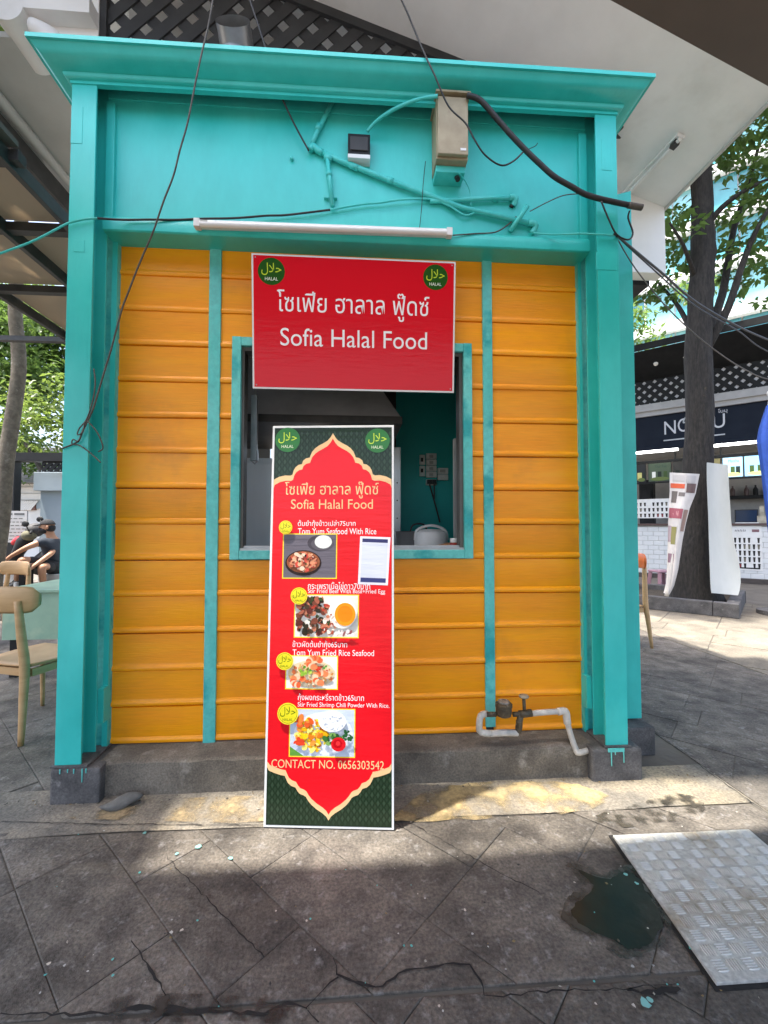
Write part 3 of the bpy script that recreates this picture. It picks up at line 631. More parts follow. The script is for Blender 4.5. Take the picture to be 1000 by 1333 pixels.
def sbox(x0, y0, x1, y1, inner):
    a, b = aty(x0, y0, YB - .03), aty(x1, y1, YB - .03); mb = MB(); mb.box(a.x, b.x, YB - .035, YB - .001, b.z, a.z)
    o = mb.build('socket_box', WPLAS, sk, bev=.004); mb = MB()
    for ix, iy, jx, jy in inner:
        c, d = aty(ix, iy, YB - .036), aty(jx, jy, YB - .036); mb.box(c.x, d.x, YB - .0375, YB - .034, d.z, c.z)
    if inner: mb.build('switch', RUBBER if x1 < 555 else GREYW, o)
sbox(546.4, 592, 553.4, 605, [(548, 596, 551, 601)]); sbox(546.4, 606.5, 553.4, 620, [(548, 610, 551, 615)])
for i in range(4): sbox(555, 590 + i * 8, 568.5, 597.4 + i * 8, [(559, 592 + i * 8, 564, 596 + i * 8)])
sbox(555, 624, 568.5, 631.5, []); sbox(570, 609, 583.5, 617, [(573, 611, 580, 615)]); sbox(570, 617.6, 583.5, 625, [])
mb = MB(); a = aty(559, 627.5, YB - .037); mb.box(a.x - .02, a.x + .02, YB - .06, YB - .034, a.z - .018, a.z + .018); b = aty(565, 627.5, YB - .037); mb.box(b.x - .018, b.x + .018, YB - .06, YB - .034, b.z - .018, b.z + .018)
e = aty(574, 680, YB - .1); mb.tube([(a.x, YB - .05, a.z - .02), (a.x + .05, YB - .05, a.z - .2), (e.x, YB - .06, e.z)], .007, 6, 4); mb.tube([(b.x, YB - .05, b.z - .02), (b.x, YB - .05, b.z - .14), (e.x - .05, YB - .06, e.z + .2)], .006, 6, 4)
mb.build('plug_and_cord', RUBBER, sk)
rc = thing('rice_cooker', 'rounded white rice cooker with arched handle on the counter', 'rice cooker', (.62, 2.85, 1.085))
p = aty(561, 708, 2.80); rx, rz = p.x, 1.086
mb = MB(); mb.lathe((rx, 2.80, rz), [(.085, 0), (.10, .01), (.108, .06), (.108, .12), (.10, .15), (.07, .168), (.02, .172)], 24); mb.build('body', WPLAS, rc, smooth=True)
mb = MB(); mb.tube([(rx - .105, 2.79, rz + .10), (rx - .09, 2.79, rz + .165), (rx, 2.79, rz + .195), (rx + .09, 2.79, rz + .165), (rx + .105, 2.79, rz + .10)], .009, 8, 5); mb.build('handle', WPLAS, rc, smooth='all')
pt = thing('cooking_pot', 'grey metal pot with wire handle beside the rice cooker', 'pot', (.42, 2.9, 1.085))
p = aty(538, 700, 2.95); mb = MB(); mb.lathe((p.x, 2.95, 1.086), [(.10, 0), (.115, .01), (.118, .15), (.122, .155), (.116, .156), (.112, .02), (.0, .018)], 24); mb.build('body', mat('dull_aluminium', (.22, .22, .22), (.17, .17, .17), rough=.45, metal=.4), pt, smooth=True)
mb = MB(); mb.tube([(p.x - .02, 2.95, 1.24), (p.x, 2.95, 1.285), (p.x + .07, 2.95, 1.29), (p.x + .10, 2.95, 1.24)], .006, 6, 3); mb.build('handle', RUBBER, pt)
for i, (x0, y0, x1, y1, lab) in enumerate(((569, 688, 597, 697, 'upper brown snack packet lying on the serving counter'), (564.5, 696, 597, 704, 'lower brown snack packet lying on the serving counter'))):
    a, b = aty(x0, y0, 2.56), aty(x1, y1, 2.56); mb = MB(); zc = 1.086 + .022 + (.045 if i == 0 else 0)
    mb.ell(((a.x + b.x) / 2, 2.56, zc), ((b.x - a.x) / 2, .05, .023), 16, 10)
    mb.v = [(x + .004 * math.sin(z * 300), y, z + .003 * math.sin(x * 70)) for x, y, z in mb.v]
    one('snack_packet', mb, mat('brown_wrap%d' % i, (.26, .12, .055), (.34, .17, .08), rough=.35, scale=15), lab, 'packet', 'packets on the serving counter', smooth='all')
bt = thing('sauce_jar', 'small red lidded sauce jar standing at the window edge', 'jar', (.57, 2.47, 1.085))
p = aty(593, 700, 2.47); mb = MB(); mb.lathe((p.x, 2.50, 1.086), [(.026, 0), (.028, .005), (.028, .085), (.022, .095)], 16); mb.build('body', mat('red_sauce', (.30, .03, .02), rough=.15), bt, smooth=True)
mb = MB(); mb.lathe((p.x, 2.50, 1.1815), [(.024, 0), (.024, .022), (.02, .024)], 16); mb.build('lid', WPLAS, bt, smooth=True)
# ceiling duct above cornice
mb = MB(); p = aty(308, 50, 2.75)
# round vent behind the cornice
vt = thing('vent_pipe', 'round galvanised vent pipe rising behind the cornice', 'vent pipe', (p.x, 2.75, 3.58))
mb.tube([(p.x, 2.78, 3.572), (p.x, 2.78, 4.30), (p.x, 2.75, 4.38), (p.x, 2.66, 4.43)], .105, 24, 4, cap=False); mb.build('duct', GALV, vt, smooth='all')
mb = MB(); mb.tube([(p.x, 2.78, 4.20), (p.x, 2.78, 4.215)], .111, 24, cap=False); mb.build('seam', GALV, vt)

# ------------------------------------------------------------------ white building roof over the kiosk
roof = thing('pavilion_roof', 'white plastered roof eave with lattice gable above the kiosk', 'roof', (0, 3, 3.6))
YL = 3.0; ra, rb = aty(398, 0, YL), aty(605, 82, YL); slope = (rb.z - ra.z) / (rb.x - ra.x)
zr = lambda x: rb.z + slope * (x - rb.x)
EX = 2.50                                                    # right eave
for _ in range(30): EX = .967 * (zr(EX) - CAMH)
YR0, YR1 = 1.62, 3.60; XRID = -1.45
mb = MB(); mb.hexa([(XRID, YR0, zr(XRID)), (EX, YR0, zr(EX)), (EX, YR1, zr(EX)), (XRID, YR1, zr(XRID)), (XRID, YR0, zr(XRID) + .16), (EX, YR0, zr(EX) + .16), (EX, YR1, zr(EX) + .16), (XRID, YR1, zr(XRID) + .16)])
mb.build('sloping_soffit', WHITE, roof)
mb = MB(); mb.box(EX - .0, EX + .02, YR0, YR1 + .02, zr(EX) - .02, zr(EX) + .2); mb.build('eave_trim', GREYW, roof)
a = aty(858, 286, YR1); b = aty(858, 366, YR1); c = aty(800, 366, YR1)
mb = MB(); mb.box(c.x - .3, EX - .001, YR1 - .12, YR1 + .0, b.z, zr(EX) + .1); mb.build('end_beam', WHITE, roof)
mb = MB(); mb.box(1.40, EX - .05, YR1 + .02, YR1 + .9, b.z - .03, b.z + .03); mb.build('black_underside_board', BLACKM, roof)  # black board along the underside of the end beam
# left box eave, its white end wall in the plane of the lattice
ZL = 4.58; XLl = -.81 * (ZL - CAMH); YE = 2.97; xw = aty(128, 30, YE).x
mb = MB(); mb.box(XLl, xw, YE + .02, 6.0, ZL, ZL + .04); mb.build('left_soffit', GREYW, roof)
cbr = aty(20, 24, YE - .02)
mb = MB(); mb.box(cbr.x, xw, YE, YE + .02, ZL - .0, 6.0); mb.build('gable_wall', WHITE, roof)
br = MB(); br.tube([(cbr.x, YE - .10, cbr.z), (cbr.x, YE + .25, cbr.z)], .105, 28)
br.box(cbr.x, xw - .002, YE - .099, YE - .001, cbr.z - .01, cbr.z + .104); br.build('round_corbel', WHITE, roof, smooth=True)
mb = MB(); q0 = aty(64, 62, YE - .03); mb.tube([(q0.x + .10, YE - .04, q0.z - .06), (q0.x + .03, YE - .04, q0.z + .05), (q0.x - .10, YE - .04, q0.z + .13)], [.05, .06, .045], 14, 4); mb.build('scroll', WHITE, roof, smooth='all')
mb = MB(); mb.box(XLl - .16, XLl - .001, 2.2, 6.0, ZL - .005, ZL + .15); mb.build('gutter', GREYW, roof, bev=.02)
for xo, zo, rr, yy in ((.02, .05, .04, 6.0), (.13, .045, .03, 4.0)): mb = MB(); mb.tube([(XLl - xo, 2.2, ZL - zo), (XLl - xo, yy, ZL - zo)], rr, 12); mb.build('eave_pipe', GREYW, roof, smooth=True)
mb = MB(); mb.box(XLl - .20, XLl - .06, 2.2, 6.0, ZL - .28, ZL - .10); mb.build('eave_beam', STEELD, roof)
mb = MB(); mb.box(XLl - .1, XRID - .001, YR0, 4.2, zr(XRID) + .01, zr(XRID) + .15); mb.build('sun_blocking_roof', GREYW, roof)  # unseen flat sheet added to keep sun off the plank wall
# lattice in the gable: two layers of crossed slats
lx0, lz0 = xw, 4.18
gpoly = [(lx0, lz0), (2.0, lz0), (2.0, zr(2.0) + .05), (XRID, zr(XRID) + .05), (lx0, zr(XRID) + .05)]
pitch, sw = .148, .078
for layer, ang in ((0, R(45)), (1, R(-45))):
    d = (math.cos(ang), math.sin(ang)); nrm = (-d[1], d[0])
    offs = [q[0] * nrm[0] + q[1] * nrm[1] for q in gpoly]
    k0, k1 = int(min(offs) / pitch) - 1, int(max(offs) / pitch) + 1
    for k in range(k0, k1 + 1):
        o_ = k * pitch + .03 * layer; p = gpoly
        p = clip(p, nrm[0], nrm[1], o_ + sw / 2); p = clip(p, -nrm[0], -nrm[1], -(o_ - sw / 2)) if len(p) > 2 else []
        if len(p) < 3 or area(p) < .002: continue
        mb = MB(); mb.prism([(x, YL + layer * .0125, z) for x, z in p], (0, .012, 0)); mb.build('lattice_slat', DARKL, roof)
mb = MB(); mb.box(lx0 + .001, lx0 + .045, YL - .02, YL + .03, lz0 - .05, 5.5); mb.build('lattice_frame', DARKL, roof)
mb = MB(); mb.bar((XRID, YL - .005, zr(XRID) - .03), (1.0, YL - .005, zr(1.0) - .03), .03, .07, (0, 0, 1)); mb.build('lattice_frame', DARKL, roof)
mb = MB(); mb.box(lx0, 2.0, YL + .35, YL + .37, 3.9, 6.2); mb.build('white_panel_behind', WHITE, roof)

# fluorescent fixture on the sloping soffit
fx = thing('soffit_light', 'unlit batten light on the white soffit at upper right', 'light fitting', (2.1, 3, 4))
nS = Vector((-slope, 0, 1)).normalized(); Os = Vector((rb.x, YL, rb.z))
a = atp(886, 178, Os - nS * .03, nS); b = atp(806, 262, Os - nS * .03, nS)
mb = MB(); mb.bar(a + nS * .012, b + nS * .012, .06, .03, nS); mb.build('housing', WPLAS, fx, bev=.004)
mb = MB(); mb.tube([a - nS * .02, b - nS * .02], .014, 10); mb.build('tube', WPLAS, fx, smooth=True)
mb = MB(); d_ = (b - a).normalized(); mb.bar(a - nS * .018 + d_ * .02, a - nS * .018 + d_ * .07, .04, .04, nS); mb.build('end_cap', STEELD, fx)

# brown awning over the viewer: unseen left edge bent to place its shade on the ground
ZA = 3.2; pA, pB = atz(795, 0, ZA), atz(1000, 112, ZA); dA = (pB - pA).normalized()
q1 = pA + dA * 3.0; q0 = pA - dA * .05
edge = [Vector((-3.2, 1.42, ZA)), Vector((-.7, 1.36, ZA)), q0, q1]
aw = thing('brown_awning', 'dark brown awning corner overhead at top right', 'awning', (pA.x, pA.y, ZA))
mb = MB(); poly = edge + [Vector((q1.x, -2.2, ZA)), Vector((-3.2, -2.2, ZA))]; mb.prism(poly, (0, 0, .03)); mb.build('canopy', BROWN, aw)
for i in range(3):
    mb = MB(); d_ = (edge[i + 1] - edge[i]).normalized() * .001
    mb.bar(edge[i] + d_ + Vector((0, -.02, .065)), edge[i + 1] - d_ + Vector((0, -.02, .065)), .03, .06); mb.build('edge_rail', BROWN, aw)
for x in (-3.1, q1.x - .1):
    mb = MB(); mb.box(x - .03, x + .03, -2.2, -2.14, 0, ZA - .001); mb.build('post', STEELD, aw)

# tan translucent lean-to at left
ZT = 3.3; xA, xB, xC = -1.5 * (ZT - CAMH), -1.16 * (ZT - CAMH), -.95 * (ZT - CAMH)
lt = thing('tan_lean_to', 'tan translucent awning on dark steel frame at left', 'awning', (xB, 3.2, ZT))
ys = [2.46, 3.05, 3.85, 4.75]
for i in range(3):
    for x0, x1 in ((xA + .02, xB - .012), (xB + .012, xC)):
        mb = MB(); mb.box(x0, x1, ys[i] + .03, ys[i + 1] - .03, ZT + .035, ZT + .039); mb.build('panel', TAN, lt)
for y in ys: mb = MB(); mb.box(xA - .02, xC + .1, y - .03, y + .03, ZT - .03, ZT + .03); mb.build('cross_beam', STEELD, lt, bev=.003)
for x in (xA, xB, xC + .03):
    mb = MB(); mb.box(x - .018, x + .018, 1.4, 4.75, ZT - .034 - .02, ZT + .032); mb.build('rafter', STEELD, lt, bev=.003)
mb = MB(); mb.box(xA - .02, xC + .1, 1.4, 2.43, ZT + .04, ZT + .07); mb.build('sheet_metal_end', BROWN, lt)
mb = MB(); mb.box(-4.4, -4.34, 4.7, 4.76, 0, ZT); mb.box(-4.4, xA, 4.72, 4.78, ZT - .08, ZT - .03); mb.build('post', STEELD, lt)

# ------------------------------------------------------------------ shop sign over the window
WR, RED, CREAM = (244, 240, 240), (214, 16, 34), (240, 196, 142)
p0, p1 = aty(329, 506, 2.305), aty(591, 511, 2.305); tl_ = R(5.0)      # top fixed to the beam, foot resting on the window frame
fr = Frame((p0.x, 2.305, (p0.z + p1.z) / 2), (1, 0, 0), (0, -math.sin(tl_), math.cos(tl_))); SW = p1.x - p0.x; SH = fr.px(460, 335)[1]
sg = thing('shop_sign', 'red shop sign with white Thai and English lettering above window', 'sign', fr.O)
mb = MB(); n = 24; vs = []
for i in range(n + 1):       # slightly bowed plastic sheet
    for v in (0, SH): vs += [fr.pt(SW * i / n, v, 0), fr.pt(SW * i / n, v, -.006)]
mb = MB(); fr.box(mb, 0, SW, 0, SH, -.006, 0); mb.build('panel', mat('sign_edge_white', (.75, .75, .74), rough=.4), sg, bev=.0008, seg=1)
ik = Ink(fr); bw = .009
ik.rect(bw, bw, SW - bw, SH - bw, RED); ik.build('red_face', sg)
ik = Ink(fr, .001); 
u0, v0 = fr.px(361, 417); u1, v1 = fr.px(559, 387)
v0 = fr.px(460, 417)[1]; v1 = fr.px(460, 380)[1]
ik.text('โซเฟีย ฮาลาล ฟู๊ดซ์', u0, v0, u1, v1, WR); tag(ik.build('thai_lettering', sg), kind='stuff')
ik = Ink(fr, .001); u0 = fr.px(365, 440)[0]; u1 = fr.px(556, 440)[0]; v0 = fr.px(460, 452.5)[1]; v1 = fr.px(460, 429.5)[1]
ik.text('Sofia Halal Food', u0, v0, u1, v1, WR); tag(ik.build('english_lettering', sg), kind='stuff')
for bx, by, br_ in ((353.4, 353.3, 17.2), (567, 361, 16.5)):
    ik = Ink(fr, .001); u, v = fr.px(bx, by); halal_badge(ik, u, v, br_ * 2.285 / F); ik.build('halal_badge', sg)
mb = MB()
for u, v in ((.02, .02), (SW - .02, .02), (.02, SH - .02), (SW - .02, SH - .02)): mb.lathe(fr.pt(u, v, 0), [(.004, 0), (.003, .002), (.001, .0025)], 8, fr.W)
tag(mb.build('fixing_screw', GALV, sg), kind='stuff')
for u in (.12, SW - .12): mb = MB(); fr.box(mb, u - .015, u + .015, .05, SH - .01, -.02, -.0062); mb.build('hanger', TEALB, sg)

# ------------------------------------------------------------------ standing menu board
bl, brr = atz(343, 1078), atz(513, 1082); U = (brr - bl).normalized(); wB = (brr - bl).length
nb = Vector((U.y, -U.x, 0)); lean = R(2.8); V = (Vector((0, 0, 1)) * math.cos(lean) - nb * math.sin(lean))
fb = Frame(bl + Vector((0, 0, .004)), U, V)
tl = fb.px(352, 553); tr = fb.px(516, 555); hB = (tl[1] + tr[1]) / 2
print('banner', wB, hB, tl, tr)
mbd = thing('menu_board', 'tall red standing menu board with dish photos below the sign', 'menu board', bl)
mb = MB(); fb.box(mb, 0, wB, 0, hB, -.012, 0); mb.build('panel', MATS['sign_edge_white'], mbd, bev=.001, seg=1)
mb = MB(); a = fb.pt(wB / 2, hB * .8, -.013); mb.bar(a, Vector((a.x - nb.x * .42, a.y - nb.y * .42, .012)), .05, .018, nb); mb.build('rear_strut', WOOD, mbd)
bw = .0095
ik = Ink(fb, .0004)
ik.rect(bw, bw, wB - bw, hB - bw, (30, 46, 30)); base = ik.build('green_ground', mbd)
ik = Ink(fb, .0007)                       # faint diamond damask on the green
for zone in ((bw, hB * .83, wB - bw, hB - bw), (bw, bw, wB - bw, hB * .165)):
    u = zone[0] + .012; i = 0
    while u < zone[2] - .006:
        v = zone[1] + .016 + (.016 if i % 2 else 0)
        while v < zone[3] - .014:
            ik.poly([(u, v - .013), (u + .0065, v), (u, v + .013), (u - .0065, v)], (48, 66, 48) if (i % 2) else (40, 57, 40), same=True); v += .032
        u += .0125; i += 1
tag(ik.build('damask_print', mbd), kind='stuff')
# mihrab arch outline in tan with red field
half_t = [(0, 564), (-3, 569), (-7, 573.5), (-13, 577), (-19, 580), (-24, 583.5), (-28, 588), (-30, 592.5), (-31, 595.5), (-36, 596.5), (-40, 599.5), (-41.5, 604), (-46, 605), (-50, 608), (-52.5, 612), (-54, 617.5), (-57, 619), (-64, 618.7), (-72, 620.5), (-79, 624), (-86, 629)]
half_b = [(0, 1068), (-3, 1063), (-8, 1058.5), (-15, 1054), (-22, 1048), (-26, 1043), (-29, 1038), (-32, 1036), (-37, 1034), (-40, 1030.5), (-42.5, 1026), (-48, 1024), (-52, 1020.5), (-54, 1016.5), (-56.5, 1011), (-62, 1010), (-70, 1007.5), (-77, 1004.5), (-86, 1000)]
def arch(dt, db, sx):
    L = lambda y: (y - 564) / (1068 - 564)
    T = []; cu = wB / 2
    pxm = (wB - 2 * bw) / 2 / 79.5
    tv = lambda y: fb.px(433, y)[1]; bv = lambda y: fb.px(428, y)[1]
    lim = wB / 2 - bw - .0006
    top = [(max(-lim, min(lim, x * pxm * sx)), tv(y + dt)) for x, y in half_t]
    bot = [(max(-lim, min(lim, x * pxm * sx)), bv(y - db)) for x, y in half_b]
    pts = [(-x, v) for x, v in reversed(top[1:])] + top + list(reversed(bot)) + [(-x, v) for x, v in bot[1:]]
    return [(cu + x, v) for x, v in pts]
ik = Ink(fb, .0009); ik.poly(arch(0, 0, 1), (232, 190, 138)); ik.build('arch_border', mbd)
ik = Ink(fb, .0011); ik.poly(arch(7, 7.5, .985), (228, 22, 34)); ik.build('red_field', mbd)
def bline(name, st, x0, y0, x1, y1, c, w0=.0014):
    ik = Ink(fb, w0); ua, va = fb.px(x0, (y0 + y1) / 2); ub, vb = fb.px(x1, (y0 + y1) / 2); xm = (x0 + x1) / 2
    ik.text(st, ua, fb.px(xm, y1)[1], ub, fb.px(xm, y0)[1], c); return ik.build(name, mbd)
bline('title_thai', 'โซเฟีย ฮาลาล ฟู๊ดซ์', 371, 627, 493, 649, CREAM)
tag(bline('title_english', 'Sofia Halal Food', 379, 650, 485.5, 662.5, CREAM), kind='stuff')
items = [('ต้มยำกุ้งข้าวเปล่า75บาท', (388, 677, 463, 687), 'Tom Yum Seafood With Rice', (388, 687.6, 490, 695.5), (367.4, 694.5, 439.2, 753.2), (372.6, 686.6, 8.8)),
         ('กระเพราเนื้อไข่ดาว70บาท', (401, 757.5, 482, 767), 'Stir Fried Beef With Basil+Fried Egg', (401, 766.8, 501.5, 774), (382.5, 774, 467.5, 830), (390, 775.5, 10.8)),
         ('ข้าวผัดต้มยำกุ้ง65บาท', (381, 834, 452, 845), 'Tom Yum Fried Rice Seafood', (381, 845.8, 487, 853.6), (371.3, 853.5, 440.3, 897), (371.5, 860, 11)),
         ('กุ้งผงกระหรี่ราดข้าว65บาท', (388, 903, 474, 914.5), 'Stir Fried Shrimp Chili Powder With Rice.', (387.7, 914.8, 507, 922.3), (376, 922.8, 462.8, 985), (375.5, 928, 13.2))]
def food(i, ik, u0, v0, u1, v1):
    W_, H_ = u1 - u0, v1 - v0; X = lambda a: u0 + a * W_; Y = lambda b: v0 + b * H_
    rnd = random.Random(40 + i)
    def blobs(n, cx, cy, rx, ry, cols, a, b, el=1.0):
        for _ in range(n):
            t, q = rnd.uniform(0, 6.283), math.sqrt(rnd.random()); x, y = cx + rx * q * math.cos(t), cy + ry * q * math.sin(t)
            s_ = rnd.uniform(a, b)
            x = min(max(x, s_ + .01), .99 - s_); y = min(max(y, s_ * W_ / H_ + .01), .99 - s_ * W_ / H_)
            ik.ell(X(x), Y(y), s_ * W_, s_ * W_ * rnd.uniform(.35, .9) * el, rnd.choice(cols), 9, rnd.uniform(0, 3.14))
    if i == 0:
        ik.rect(u0, v0, u1, v1, (104, 98, 108))
        for k in range(7): ik.rect(X(.02), Y(.1 + k * .13), X(.98), Y(.112 + k * .13), (96, 90, 100))
        ik.ell(X(.70), Y(.80), .25 * W_, .19 * H_, (70, 64, 72)); ik.ell(X(.74), Y(.78), .22 * W_, .15 * H_, (88, 82, 90))
        ik.ell(X(.755), Y(.83), .165 * W_, .155 * H_, (226, 228, 222)); ik.ell(X(.74), Y(.85), .11 * W_, .10 * H_, (240, 242, 238))
        ik.ell(X(.38), Y(.34), .345 * W_, .295 * H_, (40, 26, 26), 30); ik.ell(X(.38), Y(.36), .315 * W_, .25 * H_, (150, 84, 52), 30)
        blobs(120, .38, .36, .25, .19, [(214, 140, 104), (196, 104, 76), (232, 176, 138), (120, 52, 40), (206, 78, 62), (246, 206, 178)], .02, .07)
        blobs(5, .38, .36, .25, .2, [(30, 22, 20), (60, 80, 40)], .015, .03)
    elif i == 1:
        ik.rect(u0, v0, u1, v1, (232, 226, 214))
        blobs(150, .28, .5, .30, .48, [(120, 64, 48), (166, 92, 70), (70, 52, 36), (60, 74, 40), (196, 122, 92), (92, 40, 34), (180, 60, 44), (44, 40, 28)], .02, .065)
        ik.ell(X(.76), Y(.58), .225 * W_, .37 * H_, (250, 246, 234), 24); blobs(26, .56, .3, .14, .28, [(220, 190, 176), (200, 120, 90), (240, 226, 210), (170, 80, 60)], .015, .04)
        ik.ell(X(.80), Y(.55), .165 * W_, .28 * H_, (244, 150, 20), 24); ik.ell(X(.80), Y(.56), .12 * W_, .2 * H_, (248, 132, 8), 20)
        blobs(14, .8, .08, .18, .07, [(226, 214, 210), (150, 90, 90), (246, 240, 232)], .02, .05)
    elif i == 2:
        ik.rect(u0, v0, u1, v1, (236, 230, 222)); ik.ell(X(.5), Y(.45), .47 * W_, .43 * H_, (228, 206, 170), 26)
        blobs(130, .5, .42, .44, .38, [(226, 176, 104), (238, 204, 150), (206, 140, 76), (246, 226, 190), (196, 104, 62)], .015, .045)
        for cx, cy, s_ in ((.24, .24, .14), (.70, .34, .17), (.56, .82, .16)):
            for k in range(12):
                t = .4 + k * .4; ik.ell(X(cx + s_ * .75 * math.cos(t)), Y(cy + s_ * .9 * math.sin(t)), .06 * W_, .045 * W_, rnd.choice([(240, 132, 84), (250, 196, 160), (232, 96, 54)]), 9, t)
        blobs(12, .38, .55, .12, .14, [(140, 180, 60), (190, 210, 90), (90, 140, 50)], .02, .05); blobs(8, .7, .65, .2, .1, [(90, 150, 60), (210, 50, 40)], .015, .035)
    else:
        ik.rect(u0, v0, u1, v1, (198, 208, 222)); ik.poly([(X(0), Y(0)), (X(.22), Y(0)), (X(0), Y(.2))], (96, 150, 60)); ik.ell(X(.52), Y(.48), .46 * W_, .46 * H_, (226, 230, 236), 30)
        blobs(130, .34, .45, .24, .34, [(244, 200, 30), (250, 220, 70), (230, 170, 20), (252, 232, 120), (214, 120, 30), (240, 150, 60)], .02, .06)
        blobs(14, .2, .75, .16, .1, [(226, 90, 40), (240, 130, 60)], .02, .06); blobs(10, .16, .3, .08, .05, [(220, 70, 40)], .03, .06)
        ik.ell(X(.66), Y(.76), .215 * W_, .225 * H_, (240, 241, 243), 26); blobs(40, .66, .76, .17, .17, [(250, 250, 250), (228, 230, 232)], .01, .03)
        blobs(26, .68, .38, .14, .12, [(60, 110, 50), (40, 84, 40), (120, 160, 80)], .02, .05); blobs(14, .9, .46, .07, .1, [(40, 90, 50)], .02, .04)
        ik.ell(X(.76), Y(.28), .115 * W_, .15 * H_, (214, 26, 34), 20); ik.ell(X(.75), Y(.29), .07 * W_, .09 * H_, (186, 12, 24), 16); ik.ell(X(.755), Y(.30), .035 * W_, .05 * H_, (226, 50, 52), 12)
for i, (th, tb, en, eb, pb, bd) in enumerate(items):
    u0, v0 = fb.px(pb[0], pb[3]); u1, v1 = fb.px(pb[2], pb[1])
    ik = Ink(fb, .0014); ik.rect(u0, v0, u1, v1, (246, 214, 60)); g = .0045; ik.step = .00004
    food(i, ik, u0 + g, v0 + g, u1 - g, v1 - g); ik.build('dish_photo', mbd)
    bline('item_thai', th, *tb, WR, .0013); bline('item_english', en, *eb, WR, .0012)
    u, v = fb.px(bd[0], bd[1]); ik = Ink(fb, .0095); halal_badge(ik, u, v, bd[2] * 1.93 / F, disc=(226, 212, 40), ar=(84, 110, 16), en=(90, 110, 20), ring=(244, 226, 60)); ik.build('yellow_badge', mbd)
bline('contact_line', 'CONTACT NO. 0656303542', 353.5, 989.5, 500, 1000.5, CREAM)
for bx, by, r_ in ((374.7, 572.6, 16.4), (491.5, 573.6, 16.0)):
    u, v = fb.px(bx, by); ik = Ink(fb, .0016); halal_badge(ik, u, v, r_ * 1.95 / F, disc=(52, 116, 58), ar=(196, 222, 70), en=(226, 236, 200)); ik.build('green_badge', mbd)
# payment card taped on the board (plain: its square code is left out)
a, b, c, d = fb.px(469, 698), fb.px(508.5, 699.5), fb.px(505, 762), fb.px(466, 760.5)
ik = Ink(fb, .0016); ik.poly([d, c, b, a], (232, 228, 240))
q = lambda s_, t_: ((a[0] * (1 - s_) + b[0] * s_) * (1 - t_) + (d[0] * (1 - s_) + c[0] * s_) * t_, (a[1] * (1 - s_) + b[1] * s_) * (1 - t_) + (d[1] * (1 - s_) + c[1] * s_) * t_)
ik.poly([q(.08, .12), q(.08, .045), q(.92, .045), q(.92, .12)][::-1], (52, 54, 100)); ik.poly([q(.08, .95), q(.08, .86), q(.92, .86), q(.92, .95)][::-1], (56, 62, 116))
ik.poly([q(.08, .855), q(.08, .125), q(.92, .125), q(.92, .855)][::-1], (214, 218, 234)); ik.build('payment_card', mbd, PAPER)

# ------------------------------------------------------------------ things fixed to the fascia
YFA = 2.254
LAMPW = mat('white_lamp_enamel', (.84, .84, .83), (.78, .78, .76), rough=.35, scale=5)
lf = thing('fascia_light', 'long white fluorescent batten along the kiosk lintel beam', 'light fitting', (-.2, 2.22, 2.85))
a, b = aty(254, 293, 2.20), aty(588, 305, 2.20)
mb = MB(); mb.bar(a + Vector((0, .016, .012)), b + Vector((0, .016, .012)),   .026, .042, (0, 0, 1)); mb.build('housing', LAMPW, lf, bev=.003)
mb = MB(); mb.tube([a + Vector((.03, -.014, -.004)), b + Vector((-.03, -.014, -.004))], .0155, 12); mb.build('tube', LAMPW, lf, smooth=True)
for p, s_ in ((a, 1), (b, -1)):
    mb = MB(); mb.bar(p + Vector((0, -.008, 0)), p + Vector((.03 * s_, -.008, 0)), .036, .042); mb.build('end_holder', WPLAS, lf, bev=.003)
mb = MB(); mb.bar(a + Vector((.035, -.0284, .002)), a + Vector((.07, -.0284, .002)), .0006, .016); mb.build('rating_label', GREYW, lf)

jb = thing('junction_box', 'tall beige plastic junction box on the teal fascia', 'junction box', (.4, 2.2, 3.1))
a, b = aty(569, 122, 2.10), aty(611, 204, 2.10)
mb = MB(); mb.box(a.x, b.x, 2.122, YFA, b.z, a.z); o = mb.build('case', BEIGE, jb, bev=.006)
mb = MB(); mb.box(a.x + .004, b.x - .004, 2.10, 2.121, b.z + .01, a.z - .008); mb.build('lid', BEIGE, jb, bev=.005)
mb = MB(); mb.box(a.x - .008, b.x + .008, 2.085, YFA - .001, a.z + .001, a.z + .012); mb.build('hood', BEIGE, jb, bev=.003)
mb = MB(); mb.box(a.x + .006, b.x - .006, 2.16, YFA, b.z - .035, b.z - .001); mb.build('gland_plate', TEALP, jb, bev=.003)
mb = MB(); mb.box(b.x - .045, b.x - .016, 2.098, 2.0995, b.z + .03, b.z + .042); mb.build('sticker', WPLAS, jb)
mb = MB(); g_ = aty(597, 222, 2.15); mb.tube([(g_.x, 2.19, b.z - .034), (g_.x + .004, 2.18, b.z - .055)], .013, 10); mb.build('cable_gland', RUBBER, jb)
sb = thing('socket_box', 'small black open socket box on the teal fascia', 'socket', (0, 2.2, 3.1))
a, b = aty(453, 172, 2.20), aty(482, 201, 2.20)
mb = MB(); mb.box(a.x, b.x, 2.205, YFA, b.z, a.z); mb.build('case', BLACKM, sb, bev=.003)
mb = MB(); mb.box(a.x, b.x, 2.20, YFA - .001, b.z - .022, b.z - .001); mb.build('base_lip', WPLAS, sb, bev=.002)
mb = MB(); mb.box(a.x + .012, b.x - .012, 2.198, 2.206, b.z + .02, a.z - .02); mb.build('cover', INTD, sb, bev=.003)
def run(name, pts, r_, m, parent, smooth=0, Y=2.235, n=10):
    P = [aty(p[0], p[1], p[2] if len(p) > 2 else Y) for p in pts]; mb = MB(); mb.tube(P, r_, n, smooth); return mb.build(name, m, parent, smooth='all')
pr = thing('conduit_run', 'teal painted conduit pipes branching across the kiosk fascia', 'conduit', (.3, 2.23, 2.95))
